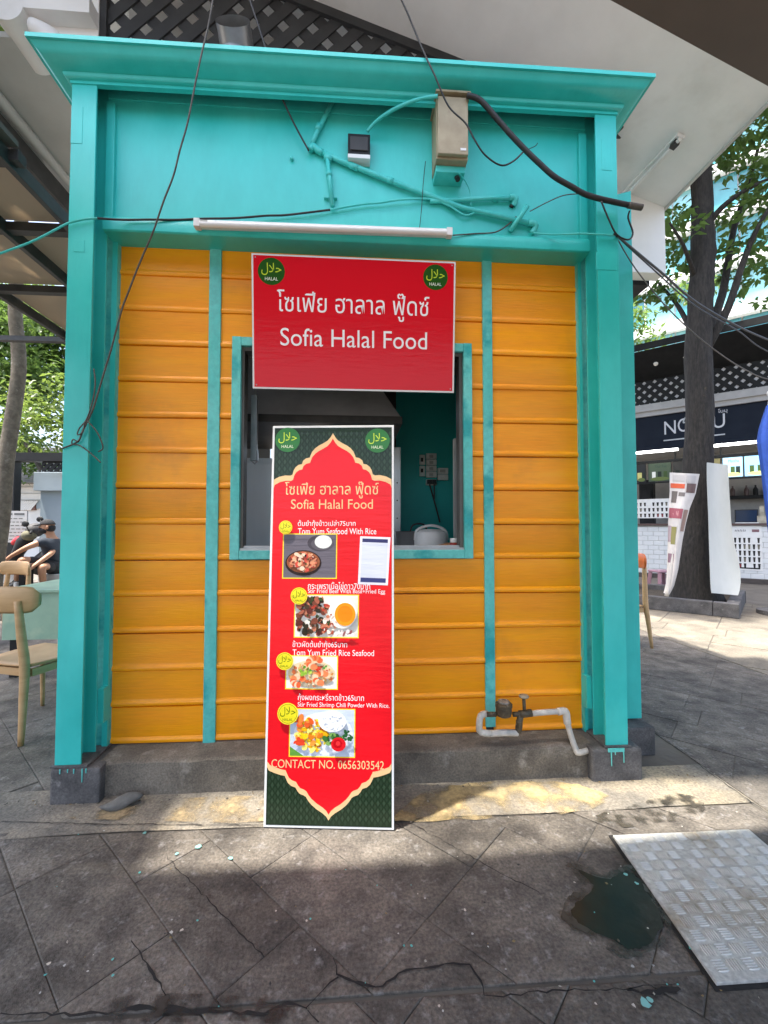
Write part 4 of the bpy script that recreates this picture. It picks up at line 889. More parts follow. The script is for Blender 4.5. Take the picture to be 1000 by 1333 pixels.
run('main_pipe', [(412, 195), (440, 208), (520, 240), (600, 270), (694, 292)], .0135, TEALP, pr)
run('upper_branch', [(406, 190), (410, 178), (420, 158), (434, 130)], .012, TEALP, pr)
run('lower_branch', [(426, 204), (429, 230), (433, 268)], .0115, TEALP, pr)
run('side_branch', [(560, 262, 2.24), (600, 260, 2.235), (640, 258), (668, 258)], .012, TEALP, pr)
for nm, pts in (('elbow', [(404, 196), (407, 190), (413, 195), (420, 199)]), ('elbow', [(664, 257), (671, 258), (670, 264, 2.245), (668, 268, 2.252)]), ('elbow', [(688, 290), (697, 292), (696, 298, 2.245), (692, 304, 2.25)])):
    run(nm, pts, .0165, TEALP, pr, 3)
run('stub_pipe', [(664, 301, 2.245), (687, 268, 2.20)], .0125, TEALP, pr)
for p, q in (((455, 214), (466, 219)), ((505, 233.6), (512, 236.6)), ((423, 203), (432, 208)), ((416, 163), (413, 170)), ((428, 224), (429, 229))): run('coupler', [p, q], .0162, TEALP, pr)
for x, y in ((425, 258), (436, 258), (645, 262), (428, 207)): 
    p = aty(x, y, 2.25); mb = MB(); mb.box(p.x - .012, p.x + .012, 2.238, YFA - .0005, p.z - .006, p.z + .006); mb.build('saddle_clip', TEALP, pr, bev=.002)
p = aty(380, 207, 2.25); mb = MB(); mb.lathe(p, [(.01, 0), (.009, .012), (.004, .015)], 8, (0, -1, 0)); mb.build('bolt_head', TEALP, pr)
run('black_mouth', [(667, 267, 2.250), (665, 270, 2.253)], .011, RUBBER, pr)
def cable(name, pts, r_, m, label, Y=2.235, smooth=6, n=6):
    P = [aty(p[0], p[1], p[2] if len(p) > 2 else Y) for p in pts]; Q = [P[0]]
    for i in range(1, len(P)):
        k = max(1, int((P[i] - P[i - 1]).length / .09))
        for j in range(1, k + 1): Q.append(P[i - 1].lerp(P[i], j / k) + (Vector([random.gauss(0, .0022) for _ in range(3)]) if (j < k) else Vector()))
    mb = MB(); mb.tube(Q, r_, n, smooth); return one(name, mb, m, label, 'cable', smooth='all')
cable('flexible_hose', [(570, 125, 2.09), (545, 129, 2.11), (515, 141, 2.15), (492, 156, 2.19), (478, 171, 2.22)], .0085, TEALP, 'teal painted hose curving from beige box to black socket', n=8)
cable('grey_cable', [(279, -12, 1.98), (272, 30, 1.99), (256, 100, 2.0), (243, 165, 2.03), (226, 228, 2.06), (200, 300, 2.1), (178, 352, 2.12), (158, 405, 2.13), (146, 450, 2.13), (128, 510, 2.13), (120, 535, 2.13), (108, 560, 2.135), (101, 575, 2.135), (80, 584, 2.138)], .0042, GREYC, 'long grey cable hanging from above down to left column')
cable('cable_tail', [(122, 480, 2.14), (124, 498, 2.13), (121, 520, 2.13), (113, 545, 2.13), (103, 558, 2.135), (101, 566, 2.13), (108, 562, 2.13), (112, 548, 2.13), (126, 562, 2.13), (134, 582, 2.13), (128, 588, 2.13)], .003, GREYC, 'twisted grey wire end knotted on the left column')
cable('cable_tail', [(101, 575, 2.133), (95, 572, 2.13), (94, 578, 2.13), (104, 580, 2.13), (118, 590, 2.13), (131, 602, 2.13)], .003, GREYC, 'short loose wire end below the knot on left column')
cable('black_cable', [(322, -10, 2.1), (345, 60, 2.12), (358, 105, 2.15), (380, 155, 2.2), (402, 196, 2.22)], .0045, RUBBER, 'black cable dropping from lattice to the conduit elbow')
cable('black_cable', [(518, -10, 2.0), (540, 40, 2.02), (566, 98, 2.0), (584, 138, 2.02), (606, 160, 2.03), (618, 182, 2.04), (632, 202, 2.06), (652, 215, 2.08), (668, 210, 2.09), (681, 198, 2.09)], .0042, RUBBER, 'thin black cable looping past the beige junction box')
cable('thick_cable', [(608, 124, 2.085), (626, 131, 2.08), (650, 158, 2.09), (685, 196, 2.10), (722, 230, 2.10), (765, 254, 2.10), (800, 263, 2.10), (836, 270, 2.10)], .0135, RUBBER, 'thick black bundled cable sagging from box to right column', n=10)
cable('cable_end', [(818, 267, 2.098), (836, 270, 2.098)], .0155, GREYC, 'taped grey end of the thick cable past right column', n=10)
cable('black_wire', [(688, 194, 2.14), (697, 190, 2.13), (700, 186, 2.13)], .002, RUBBER, 'tiny black wire end sticking out of thick cable')
cable('black_lead', [(126, 284, 2.14), (160, 286, 2.2), (230, 286, 2.22), (300, 284, 2.23), (370, 280, 2.24), (430, 273, 2.24)], .0055, RUBBER, 'black cable running level across the fascia from left column')
cable('teal_lead', [(430, 273, 2.24), (470, 266, 2.24), (520, 260, 2.235), (560, 259, 2.235), (585, 268, 2.235), (605, 280, 2.235), (618, 277, 2.235)], .0055, TEALP, 'teal painted cable continuing under the diagonal conduit')
cable('green_wire', [(-6, 332, 2.06), (40, 315, 2.1), (70, 300, 2.12), (90, 290, 2.135), (112, 285, 2.135), (127, 284, 2.14)], .005, TEALP, 'teal wire stretched to the left past the left column')
cable('lamp_lead', [(590, 306, 2.21), (620, 304, 2.22), (645, 302, 2.23), (662, 292, 2.235), (672, 282, 2.235)], .0035, GREYC, 'thin beige lead from the lintel light to conduit stub')
cable('thin_lead', [(690, 275, 2.2), (715, 262, 2.2), (735, 254, 2.18), (757, 252, 2.14)], .0025, GREYC, 'thin pale wire pair from conduit stub to thick cable')
cable('thin_lead', [(546, 300, 2.24), (549, 270, 2.22), (551, 240, 2.22), (554, 210, 2.24)], .0018, RUBBER, 'upright thin black wire crossing the diagonal conduit')
cable('teal_lead', [(692, 303, 2.245), (720, 305, 2.2), (760, 304, 2.138), (800, 306, 2.132)], .0045, TEALP, 'teal wire from conduit across the right column')
cable('thin_lead', [(598, 226, 2.14), (606, 236, 2.20), (612, 250, 2.23), (613, 268, 2.24)], .003, TEALP, 'thin teal wire dropping from the beige box gland')
cable('black_lead', [(783, 262, 2.09), (792, 284, 2.1), (803, 305, 2.12), (818, 312, 2.13), (824, 303, 2.14), (818, 284, 2.13), (820, 274, 2.11)], .0045, RUBBER, 'black cable loop hanging beside the right column')
# overhead service cables running off to the right
def far_cable(name, pts, r_, m, label):
    mb = MB(); mb.tube([aty(*p) for p in pts], r_, 6, 8); return one(name, mb, m, label, 'cable', smooth='all')
far_cable('service_cable', [(800, 304, 2.12), (858, 352, 2.5), (920, 402, 3.0), (1010, 446, 3.8), (1120, 480, 5.2)], [.006, .007, .008, .009, .010], RUBBER, 'thick black service cable sloping from right column toward tree')
far_cable('service_cable', [(800, 304, 2.12), (850, 350, 2.5), (905, 398, 3.0), (960, 430, 3.5), (1010, 462, 4.0), (1120, 500, 5.2)], [.004, .0045, .005, .0055, .006, .006], RUBBER, 'middle thin service cable sloping from right column')
far_cable('service_cable', [(800, 304, 2.12), (832, 356, 2.5), (880, 412, 3.0), (930, 455, 3.5), (972, 482, 4.0), (1010, 496, 4.4), (1120, 520, 5.4)], [.003, .0035, .0045, .005, .0055, .006, .006], GREYC, 'lowest pale service cable passing in front of the tree')

# ------------------------------------------------------------------ water meter and pipes
wm = thing('water_meter', 'brass water meter and white pipes at the kiosk foot', 'water meter', (.85, 2.2, .16))
YM = 2.20
def wrun(name, pts, r_, m, smooth=0): P = [aty(p[0], p[1], p[2] if len(p) > 2 else YM) for p in pts]; mb = MB(); mb.tube(P, r_, 12, smooth); return mb.build(name, m, wm, smooth='all')
wrun('inlet_pipe', [(634, 929, 2.22), (626, 932, 2.2), (624, 945), (626, 953), (640, 955)], .0165, PVC, 3)
wrun('return_pipe', [(636, 955), (655, 954), (674, 954)], .0165, PVC)
wrun('brass_nipple', [(634, 930), (646, 930)], .0125, BRASS); wrun('brass_coupling', [(674, 954), (676, 946), (676, 938)], .0165, BRASS, 3)
p = aty(656, 926, YM); mb = MB(); mb.lathe((p.x, YM, p.z - .028), [(.02, 0), (.036, .008), (.04, .025), (.04, .05), (.043, .052), (.043, .066), (.036, .072), (.01, .073)], 20); mb.build('meter_body', BRASS, wm, smooth=True)
p2 = aty(656, 909, YM); mb = MB(); mb.lathe((p.x, YM, p.z + .0455), [(.030, 0), (.030, .006), (.012, .007)], 18); mb.build('dial_cover', mat('scuffed_dial', (.32, .30, .27), (.10, .09, .08), rough=.5, scale=60), wm)
wrun('outlet_nipple', [(668, 930), (690, 929)], .0125, BRASS)
wrun('valve_body', [(676, 930), (692, 928)], .019, BRASS); wrun('valve_body', [(678, 930), (675, 948)], .016, BRASS)
wrun('valve_stem', [(683, 928), (682, 910)], .0085, BRASS)
p = aty(682, 908, YM); mb = MB(); mb.lathe((p.x, YM, p.z), [(.008, -.004), (.022, 0), (.026, .006), (.022, .012), (.006, .014)], 14); mb.build('valve_wheel', mat('pale_valve_wheel', (.36, .32, .24), (.2, .17, .12), rough=.6, scale=50), wm, smooth=True)
wrun('outlet_pipe', [(690, 929), (712, 927), (730, 926)], .0145, PVC); wrun('elbow', [(726, 926.5), (736, 926), (738, 936), (739, 942)], .0185, PVC, 4)
wrun('down_pipe', [(738, 938), (744, 960), (750, 976, 2.17), (753, 980, 2.16), (768, 976, 2.18)], .0145, PVC, 3)

# ------------------------------------------------------------------ trees
def leaf_crown(name, centers, n_per, spread, size, m, parent, seed=1, flat=.75, droop=.3):
    g = np.random.default_rng(seed); P = []
    for (c, rr) in centers:
        k = int(n_per * (rr / spread) ** 2); d = g.normal(size=(k, 3)); d /= np.linalg.norm(d, axis=1)[:, None]
        P.append(np.array(c) + d * (g.random((k, 1)) ** .45) * rr * np.array([1, 1, flat]))
    P = np.concatenate(P); N = len(P); s_ = size * g.uniform(.65, 1.25, N)[:, None]
    a = g.uniform(0, 2 * np.pi, N); el = g.normal(-droop, .45, N)
    D = np.stack([np.cos(a) * np.cos(el), np.sin(a) * np.cos(el), np.sin(el)], 1)
    T = np.cross(D, np.array([0, 0, 1.0]) + g.normal(0, .35, (N, 3))); T /= np.linalg.norm(T, axis=1)[:, None]
    Nn = np.cross(T, D)
    fold = g.uniform(.08, .3, N)[:, None]
    v0 = P; v1 = P + D * s_ * .42 + T * s_ * .27 + Nn * s_ * fold * .4; v2 = P + D * s_ * 1.0 - Nn * s_ * .12; v3 = P + D * s_ * .42 - T * s_ * .27 + Nn * s_ * fold * .4
    V = np.stack([v0, v1, v2, v3], 1).reshape(-1, 3)
    org = np.array(ORG.get(parent, Vector())); V = V - org
    me = bpy.data.meshes.new(name); me.vertices.add(4 * N); me.vertices.foreach_set('co', V.astype(np.float32).ravel())
    idx = np.arange(N)[:, None] * 4 + np.array([[0, 1, 2, 0, 2, 3]]); me.loops.add(6 * N); me.loops.foreach_set('vertex_index', idx.ravel().astype(np.int32))
    me.polygons.add(2 * N); me.polygons.foreach_set('loop_start', np.arange(0, 6 * N, 3, dtype=np.int32)); me.update(); me.validate()
    me.materials.append(m); o = bpy.data.objects.new(name, me); col.objects.link(o); o.parent = parent; ORG[o] = ORG.get(parent, Vector()); return o

# right-hand tree in its planter
tb = atz(905, 790); TX, TY = tb.x, tb.y
rtree = thing('plaza_tree', 'dark barked tree growing from planter before the drinks stall', 'tree', (TX, TY, .05))
TD = TY
tp = [aty(908, 786, TD), aty(906, 770, TD), aty(902, 735, TD), aty(906, 690, TD), aty(908, 620, TD), aty(911, 540, TD), aty(909, 440, TD), aty(915, 330, TD), aty(914, 250, TD), aty(912, 150, TD), aty(905, 40, TD)]
wpx = [33, 28, 22, 18.5, 17, 16, 15, 14, 12, 11, 9]
mb = MB(); mb.tube(tp, [w_ / F * TD * 1.04 for w_ in wpx], 18, 4)
mb.v = [(x + .022 * math.sin(z * 5.1 + 14 * math.atan2(y - TY, x - TX)) * .6, y + .02 * math.sin(z * 6.7 + 9 * math.atan2(y - TY, x - TX)), z) for x, y, z in mb.v]
mb.build('trunk', BARK, rtree, smooth='all')
limbs = [([(918, 440, 0), (940, 385, .2), (955, 300, .4), (975, 240, .5), (990, 180, .6)], .075), ([(922, 450, 0), (948, 400, -.2), (968, 340, -.3), (990, 290, -.5), (1030, 230, -.6)], .07),
         ([(916, 300, 0), (940, 270, -.2), (975, 245, -.4), (1020, 225, -.5)], .055), ([(900, 430, 0), (884, 400, .3), (868, 380, .5), (850, 360, .7)], .045),
         ([(912, 180, 0), (880, 90, .5), (830, -20, .9)], .08), ([(914, 190, 0), (960, 90, -.6), (1030, -20, -1.0)], .08), ([(905, 360, 0), (890, 320, -.3), (872, 290, -.5)], .04)]
for pts, r_ in limbs:
    mb = MB(); mb.tube([aty(x, y, TD + dy) for x, y, dy in pts], [r_ * (1 - .7 * i / (len(pts) - 1)) for i in range(len(pts))], 9, 4); mb.build('limb', BARK, rtree, smooth='all')
cs = []
for x, y, dy, rr in ((880, 300, -.2, .42), (872, 335, .1, .36), (895, 345, .4, .34), (960, 330, .3, .38), (985, 310, -.3, .45), (945, 290, .6, .35), (970, 365, .2, .28), (1000, 345, .2, .36), (935, 360, .5, .25), (855, 375, .5, .30), (866, 392, .4, .24), (845, 385, .6, .22), (980, 262, -.3, .34), (890, 272, .2, .3),
                     (988, 222, -.2, .45), (1000, 185, .3, .5), (960, 200, .5, .35), (1020, 240, -.4, .5), (940, 215, .2, .28), (975, 250, .4, .3), (990, 395, .4, .18), (960, 385, .3, .16),
                     (920, 160, 0, .9), (960, 100, -.5, 1.1), (870, 80, .5, 1.0), (1030, 120, -.4, 1.1), (820, -10, .8, 1.1), (930, 10, 0, 1.2), (1050, 10, -.8, 1.2)):
    cs.append((tuple(aty(x, y, TD + dy)), rr))
q_ = random.Random(4)
def seen(p):
    d = np.array(p) - C0; z = d @ fw; x, y = 500 + F * (d @ rt) / z, 666.5 - F * (d @ up) / z; return x > 850 and x < 1080 and y > -60
for _ in range(420):           # unseen high foliage, added above the picture to shade trunk, planter and stall
    p = (q_.uniform(1.9, 6.8), q_.uniform(5.2, 10.0), q_.uniform(7.5, 13.0))
    gx, gy = p[0] + SUN_KX * p[2], p[1] + SUN_KY * p[2]
    if not seen(p) and 4.9 < gx < 9.5 and 6.1 < gy < 11.5: cs.append((p, q_.uniform(.5, .95)))
leaf_crown('crown', cs, 62, .35, .15, LEAFR, rtree, 3)
# stone planter edge
k0, k1, k2 = atz(835, 792), atz(963, 806), atz(972, 790)
d1 = (k1 - k0).normalized(); d2 = (k2 - k1).normalized(); d2 = Vector((-d1.y, d1.x, 0)) if d2.dot(Vector((-d1.y, d1.x, 0))) > 0 else d2
pe = thing('planter_kerb', 'low dark concrete planter edge around the tree foot', 'planter', k1)
hP = .20; k00 = k0 - d1 * .5
def kerbbar(a, b, m=BLOCK):
    d = (b - a).normalized(); nn = Vector((-d.y, d.x, 0)); mb = MB(); wd = .15
    mb.hexa([a, b, b + nn * wd, a + nn * wd, *[p + Vector((0, 0, hP)) for p in (a, b, b + nn * wd, a + nn * wd)]]); return mb.build('kerb_stone', m, pe, bev=.012)
kerbbar(k00, k1 - d1 * .30); kerbbar(k1 - d1 * .292, k1); kerbbar(k1 + d2 * .155, k1 + d2 * 1.7); kerbbar(k1 + d2 * 1.86 , k1 + d2 * 1.72 - d1 * 1.8)
mb = MB(); q = [k00 + d2 * .16, k1 - d1 * .03 + d2 * .16, k1 + d2 * 1.7 - d1 * .03, k00 + d2 * 1.7]; mb.prism([Vector((p.x, p.y, .02)) for p in q], (0, 0, .09)); mb.build('soil', mat('planter_soil', (.035, .028, .02), (.07, .055, .035), rough=.95, scale=14, bump=1, bscale=30), pe)
# white foam board leaning on trunk
wbrd = thing('foam_board', 'bowed white board leaning upright against the tree trunk', 'board', atz(940, 780))
YFB = TD - .62
fbr = [(602, 921, 948), (625, 921, 949), (650, 922, 950.5), (675, 923, 952), (695, 923.5, 954), (710, 924, 957.5), (725, 924.5, 961.5), (740, 925, 964), (755, 925.5, 964.5), (766, 926, 963), (772, 927, 961)]
mb = MB(); vs = []; nc = 8
for lay in (0, 1):
    for y, xl, xr in fbr:
        t = (776 - y) / 175
        for k in range(nc + 1):
            s_ = k / nc; p = aty(xl + (xr - xl) * s_, y + 3 * s_, YFB + .03 + .14 * t + .08 * math.sin(math.pi * t) - .06 * s_ * s_ + .03 * math.sin(3.1 * s_)); vs.append(p + Vector((.004, .016, 0)) * lay)
nr = len(fbr); w1 = nc + 1; q = nr * w1; fs = []
for i in range(nr - 1):
    for k in range(nc): a = i * w1 + k; fs += [(a, a + w1, a + w1 + 1, a + 1), (q + a + 1, q + a + w1 + 1, q + a + w1, q + a)]
ring = list(range(w1)) + [i * w1 + nc for i in range(1, nr)] + [(nr - 1) * w1 + k for k in range(nc - 1, -1, -1)] + [i * w1 for i in range(nr - 2, 0, -1)]
for k in range(len(ring)): a, b = ring[k], ring[(k + 1) % len(ring)]; fs.append((a, b, q + b, q + a))
mb.add(vs, fs); mb.build('sheet', FOAM, wbrd, smooth=True)
# curled poster banner leaning on the trunk
pb_ = thing('curled_banner', 'curled printed drinks poster leaning on tree left side', 'poster', atz(880, 778))
YP = TD - .55
rowsP = [(615, 872, 911), (640, 872, 906), (660, 871, 898), (680, 870, 893), (700, 869.5, 889), (720, 869, 886), (740, 868.5, 883), (760, 867, 878), (772, 864, 872)]
grid = []
for y, xl, xr in rowsP:
    row = []
    for k in range(9):
        t = k / 8; x = xl + (xr - xl) * t; row.append(aty(x, y + 2 * t, YP + .16 * (776 - y) / 160 + .07 * math.cos(t * math.pi * 1.5)))
    grid.append(row)
mb = MB(); vs = [p for r_ in grid for p in r_]; mb.add(vs, [(i * 9 + k, i * 9 + k + 1, (i + 1) * 9 + k + 1, (i + 1) * 9 + k) for i in range(8) for k in range(8)])
mb.add([v + Vector((.004, .006, 0)) for v in vs], [((i + 1) * 9 + k, (i + 1) * 9 + k + 1, i * 9 + k + 1, i * 9 + k) for i in range(8) for k in range(8)])
mb.build('sheet', mat('grubby_vinyl', (.62, .59, .56), (.5, .47, .45), rough=.4), pb_, smooth='all')
def poster_patch(t0, t1, y0, y1, c, name='print_patch', n=6):
    def gp(t, y):
        for i in range(8):
            ya, yb = rowsP[i][0], rowsP[i + 1][0]
            if ya <= y <= yb: break
        s_ = (y - ya) / (yb - ya); k = min(int(t * 8), 7); f_ = t * 8 - k
        top = grid[i][k].lerp(grid[i][k + 1], f_); bot = grid[i + 1][k].lerp(grid[i + 1][k + 1], f_); return top.lerp(bot, s_) + Vector((-.003, -.006, 0))
    m_ = mat('poster_ink', c, rough=.4); mb = MB(); vs = []; ny = max(2, int((y1 - y0) / 5))
    for j in range(ny + 1):
        for k in range(n + 1): vs.append(gp(t0 + (t1 - t0) * k / n, y0 + (y1 - y0) * j / ny))
    mb.add(vs, [(j * (n + 1) + k, j * (n + 1) + k + 1, (j + 1) * (n + 1) + k + 1, (j + 1) * (n + 1) + k) for j in range(ny) for k in range(n)]); mb.build(name, m_, pb_)
for a in ((.03, .55, 629, 635, (.55, .09, .03)), (.08, .3, 639, 654, (.12, .10, .09)), (.35, .6, 640, 645, (.15, .13, .12)), (.62, .95, 628, 640, (.12, .07, .06)), (.02, .7, 661, 674, (.30, .07, .09)), (.2, .5, 664, 671, (.45, .2, .2)),
          (.2, .5, 685, 708, (.22, .20, .05)), (.75, .95, 662, 690, (.25, .16, .13)), (.0, .2, 684, 705, (.35, .28, .3)), (.05, .5, 720, 732, (.22, .13, .16)), (.1, .5, 618, 626, (.45, .43, .42)), (.58, .9, 618, 627, (.44, .42, .41))): poster_patch(*a)
mb = MB(); a, b = aty(868, 776, YP - .05), aty(880, 705, YP + .06); mb.tube([Vector((a.x, a.y, max(a.z, .11))), (a.lerp(b, .5)), b], [.028, .024, .02], 12, 4); mb.build('rolled_edge', mat('roll_white', (.5, .48, .45), (.4, .38, .35), rough=.5), pb_, smooth='all')
# stool behind the poster
st = thing('plastic_stool', 'faded pink plastic stool behind the planter', 'stool', atz(864, 765))
c = atz(862, 772); mb = MB(); mb.box(c.x - .17, c.x + .17, c.y - .17, c.y + .17, .40, .44); PINK = mat('faded_pink', (.36, .20, .24), rough=.5); mb.build('seat', PINK, st, bev=.02)
for sx in (-1, 1):
    for sy in (-1, 1): mb = MB(); mb.bar((c.x + sx * .13, c.y + sy * .13, .4), (c.x + sx * .17, c.y + sy * .17, 0), .06, .06); mb.build('leg', PINK, st)

# ------------------------------------------------------------------ drinks stall on the right
SA, SB = atz(830, 750), atz(1000, 760.5); sdv = (SB - SA).normalized()
fs_ = Frame(SA, sdv, (0, 0, 1))           # W faces the plaza
if fs_.W.dot(Vector((0, 0, 0)) - SA) < 0: print('stall frame flipped')
stall = thing('drinks_stall', 'black and white drinks stall with navy sign behind the tree', 'stall', SA)
u = lambda x, y: fs_.px(x, y)[0]
v_ = lambda x, y: fs_.px(x, y)[1]
U0, U1 = -2.5, 5.2
vz = lambda y: v_(880, y)
zs = dict(base=.14, ctop=1.36, sgb=3.24, sgt=4.12, cort=4.42, latt=5.08, eave=5.75, eavet=6.05)
mb = MB(); fs_.box(mb, U0, U1, 0, .10, -.30, .10); mb.build('plinth', mat('stall_plinth', (.075, .062, .055), (.05, .042, .038), rough=.8), stall)
mb = MB(); fs_.box(mb, U0, U1, .10, zs['ctop'] - .05, -.5, -.012); mb.build('counter_core', GREYW, stall)
mb = MB(); fs_.box(mb, U0, U1, zs['ctop'] - .05, zs['ctop'], -.6, .05); mb.build('counter_top', mat('brown_counter', (.09, .055, .05), rough=.4), stall, bev=.004)
# subway tiles, shared mesh
tw, thh = .235, .118; mt_ = MB(); mt_.add([(0, 0, 0)], []); mt_ = MB()
def tile_mesh(wd):
    mb = MB(); e = .006; a = [(0, 0), (wd - .008, 0), (wd - .008, thh - .008), (0, thh - .008)]
    vs = [fs_.U * p + fs_.V * q_ for p, q_ in a] + [fs_.U * p + fs_.V * q_ + fs_.W * .008 for p, q_ in a] + [fs_.U * min(max(p, e), wd - .008 - e) + fs_.V * min(max(q_, e), thh - .008 - e) + fs_.W * .0115 for p, q_ in a]
    mb.add(vs, [(i, (i + 1) % 4, 4 + (i + 1) % 4, 4 + i) for i in range(4)] + [(4 + i, 4 + (i + 1) % 4, 8 + (i + 1) % 4, 8 + i) for i in range(4)] + [(8, 9, 10, 11)])
    me = bpy.data.meshes.new('tile'); me.from_pydata([tuple(v) for v in mb.v], [], mb.f); me.materials.append(TILE); return me
full, hlf = tile_mesh(tw), tile_mesh(tw / 2)
for j in range(10):
    vv = .104 + j * thh
    uu = -.8
    if j % 2:
        o = bpy.data.objects.new('tile', hlf); col.objects.link(o); o.parent = stall; o.location = fs_.pt(uu, vv, -.0119) - SA; uu += tw / 2
    while uu < 3.2:
        o = bpy.data.objects.new('tile', full); col.objects.link(o); o.parent = stall; o.location = fs_.pt(uu, vv, -.0119) - SA; uu += tw
# cup poster and cup board
def cup_sheet(name, u0, v0, u1, v1, rws, cols_, head):
    mb = MB(); fs_.box(mb, u0, u1, v0, v1, .002, .008); o = mb.build(name, WPLAS, stall); ik = Ink(fs_, .0085, .0004)
    W_, H_ = u1 - u0, v1 - v0
    rnd = random.Random(5)
    top = .78 if head else .94
    for r_ in range(rws):
        for c in range(cols_):
            if rnd.random() < .12: continue
            cx = u0 + W_ * (c + .7) / (cols_ + .4); cy = v0 + H_ * (top - (r_ + .8) * top * .92 / rws); a = W_ / cols_ * .24; b = H_ / rws * .24
            colr = rnd.choice([(40, 36, 34), (60, 50, 44), (30, 30, 30), (90, 76, 60), (120, 40, 40)] if r_ == rws - 1 else [(36, 34, 34), (52, 46, 42), (28, 30, 34), (110, 104, 90)])
            ik.poly([(cx - a * .7, cy - b), (cx + a * .7, cy - b), (cx + a, cy + b), (cx - a, cy + b)], colr, same=True)
            ik.poly([(cx - a * 1.15, cy + b), (cx + a * 1.15, cy + b), (cx + a * 1.05, cy + b * 1.35), (cx - a * 1.05, cy + b * 1.35)], (20, 20, 22), same=True)
    if head:
        for k in range(7): ik.poly([(u0 + W_ * (.1 + k * .055), v0 + H_ * .87), (u0 + W_ * (.13 + k * .055), v0 + H_ * .87), (u0 + W_ * (.145 + k * .055), v0 + H_ * (.90 + .02 * (k % 2))), (u0 + W_ * (.125 + k * .055), v0 + H_ * .92)], (120, 116, 116), same=True)
        ik.rect(u0 + W_ * .68, v0 + H_ * .86, u0 + W_ * .92, v0 + H_ * .92, (130, 96, 100)); ik.rect(u0 + W_ * .12, v0 + H_ * .035, u0 + W_ * .92, v0 + H_ * .065, (30, 30, 30))
    ik.build('cup_print', o, PAPER)
cup_sheet('menu_poster', u(953, 700), vz(738), u(992, 700), 1.30, 5, 6, True)
cup_sheet('cup_board', u(820, 660), 1.50, u(872, 660), 1.99, 3, 9, False)
# back wall, shelf, menu light boxes
mb = MB(); fs_.box(mb, U0, U1, 0, 4.1, -2.2, -2.15); mb.build('back_wall', INTG, stall)
mb = MB(); fs_.box(mb, U0, U1, zs['sgb'] + .05, zs['sgb'] + .1, -2.2, -.11); mb.build('ceiling', GREYW, stall)
mb = MB(); fs_.box(mb, U0, U1, 2.96, 3.02, -.40, -.34); mb.build('menu_rail', BLACKM, stall)
mb = MB(); fs_.box(mb, U0, U1, 2.42, 2.45, -.40, -.34); mb.build('menu_rail', BLACKM, stall)
for x in (877, 938, 990):
    uu = u(x, 590); mb = MB(); fs_.box(mb, uu - .02, uu + .02, 3.0, zs['sgb'] + .05, -.39, -.35); mb.build('rail_hanger', BLACKM, stall)
boxes = [(u(826, 605), u(838, 605), (40, 42, 44), None, 0), (u(841, 605), u(872, 605), (74, 88, 70), 'Thai Tea', .0), (u(874, 605), u(900, 605), (60, 58, 54), None, .0), (u(924, 605), u(938, 605), (150, 140, 96), None, .0), (u(940, 600), u(968, 600), (150, 196, 220), 'Matcha', .5), (u(969, 600), u(1012, 600), (140, 190, 226), None, .5)]
for i, (a, b, c, word, glow) in enumerate(boxes):
    mb = MB(); fs_.box(mb, a, b, 2.46, 2.95, -.39, -.35); o = mb.build('menu_light_box', BLACKM, stall)
    m_ = PAPER
    if glow:
        m_ = PAPER.copy(); m_.name = 'backlit_menu'; nd = m_.node_tree; at_ = [n for n in nd.nodes if n.type == 'VERTEX_COLOR'][0]
        nd.links.new(at_.outputs[0], nd.nodes['Principled BSDF'].inputs['Emission Color']); nd.nodes['Principled BSDF'].inputs['Emission Strength'].default_value = glow
    fm = fs_.off(-.3496); ik = Ink(fm, .0004, .0004); ik.rect(a + .01, 2.47, b - .01, 2.94, c); rnd = random.Random(i)
    for k in range(3):
        cx = a + (b - a) * (.25 + .25 * k); ik.rect(cx - .04, 2.52, cx + .04, 2.72, rnd.choice([(30, 40, 34), (220, 220, 214), (60, 80, 40), (196, 190, 120)]))
    ik.ell((a + b) / 2, 2.53, (b - a) * .4, .05, (190, 196, 120) if glow else (96, 110, 60))
    if word: ik.text(word, a + (b - a) * .3, 2.82, a + (b - a) * .8, 2.89, (40, 66, 60))
    ik.build('menu_print', o, m_)
# espresso corner things on the counter
for x, lab, wd, hh, m_ in ((972, 'dark tablet screen standing on the stall counter', .42, .30, BLACKM),):
    t_ = thing('till_screen', lab, 'screen', fs_.pt(u(x, 670), zs['ctop'], -.2)); uu = u(x, 670); mb = MB(); fs_.box(mb, uu - wd / 2, uu + wd / 2, zs['ctop'] + .02, zs['ctop'] + .02 + hh, -.22, -.19); mb.build('panel', m_, t_)
    mb = MB(); fs_.box(mb, uu - wd / 2 + .02, uu + wd / 2 - .02, zs['ctop'] + .04, zs['ctop'] + hh, -.1895, -.188); mb.build('glass', mat('screen_navy', (.015, .03, .06), rough=.1), t_); mb = MB(); fs_.box(mb, uu - wd / 2, uu + wd / 2, zs['ctop'] + .001, zs['ctop'] + .02, -.3, -.08); mb.build('base', WPLAS, t_)
for x0, x1, h_, lab in ((986, 998, .17, 'low pale carton on the stall counter'), (990, 996, .40, 'tall pale carton on the stall counter')):
    mb = MB(); dp = (-.30, -.12) if h_ < .2 else (-.50, -.34); fs_.box(mb, u(x0, 665), u(x1, 665), zs['ctop'] + .001, zs['ctop'] + h_, *dp); one('carton', mb, mat('carton_cream', (.45, .42, .33), (.3, .27, .2), rough=.6, scale=12), lab, 'carton', 'cartons on the stall counter')
sh_ = thing('wall_shelf', 'dark shelf with bottles on the stall back wall', 'shelf', fs_.pt(2.2, 2.1, -2.1))
mb = MB(); fs_.box(mb, 1.9, 4.2, 2.02, 2.10, -2.149, -1.8); mb.build('board', BLACKM, sh_)
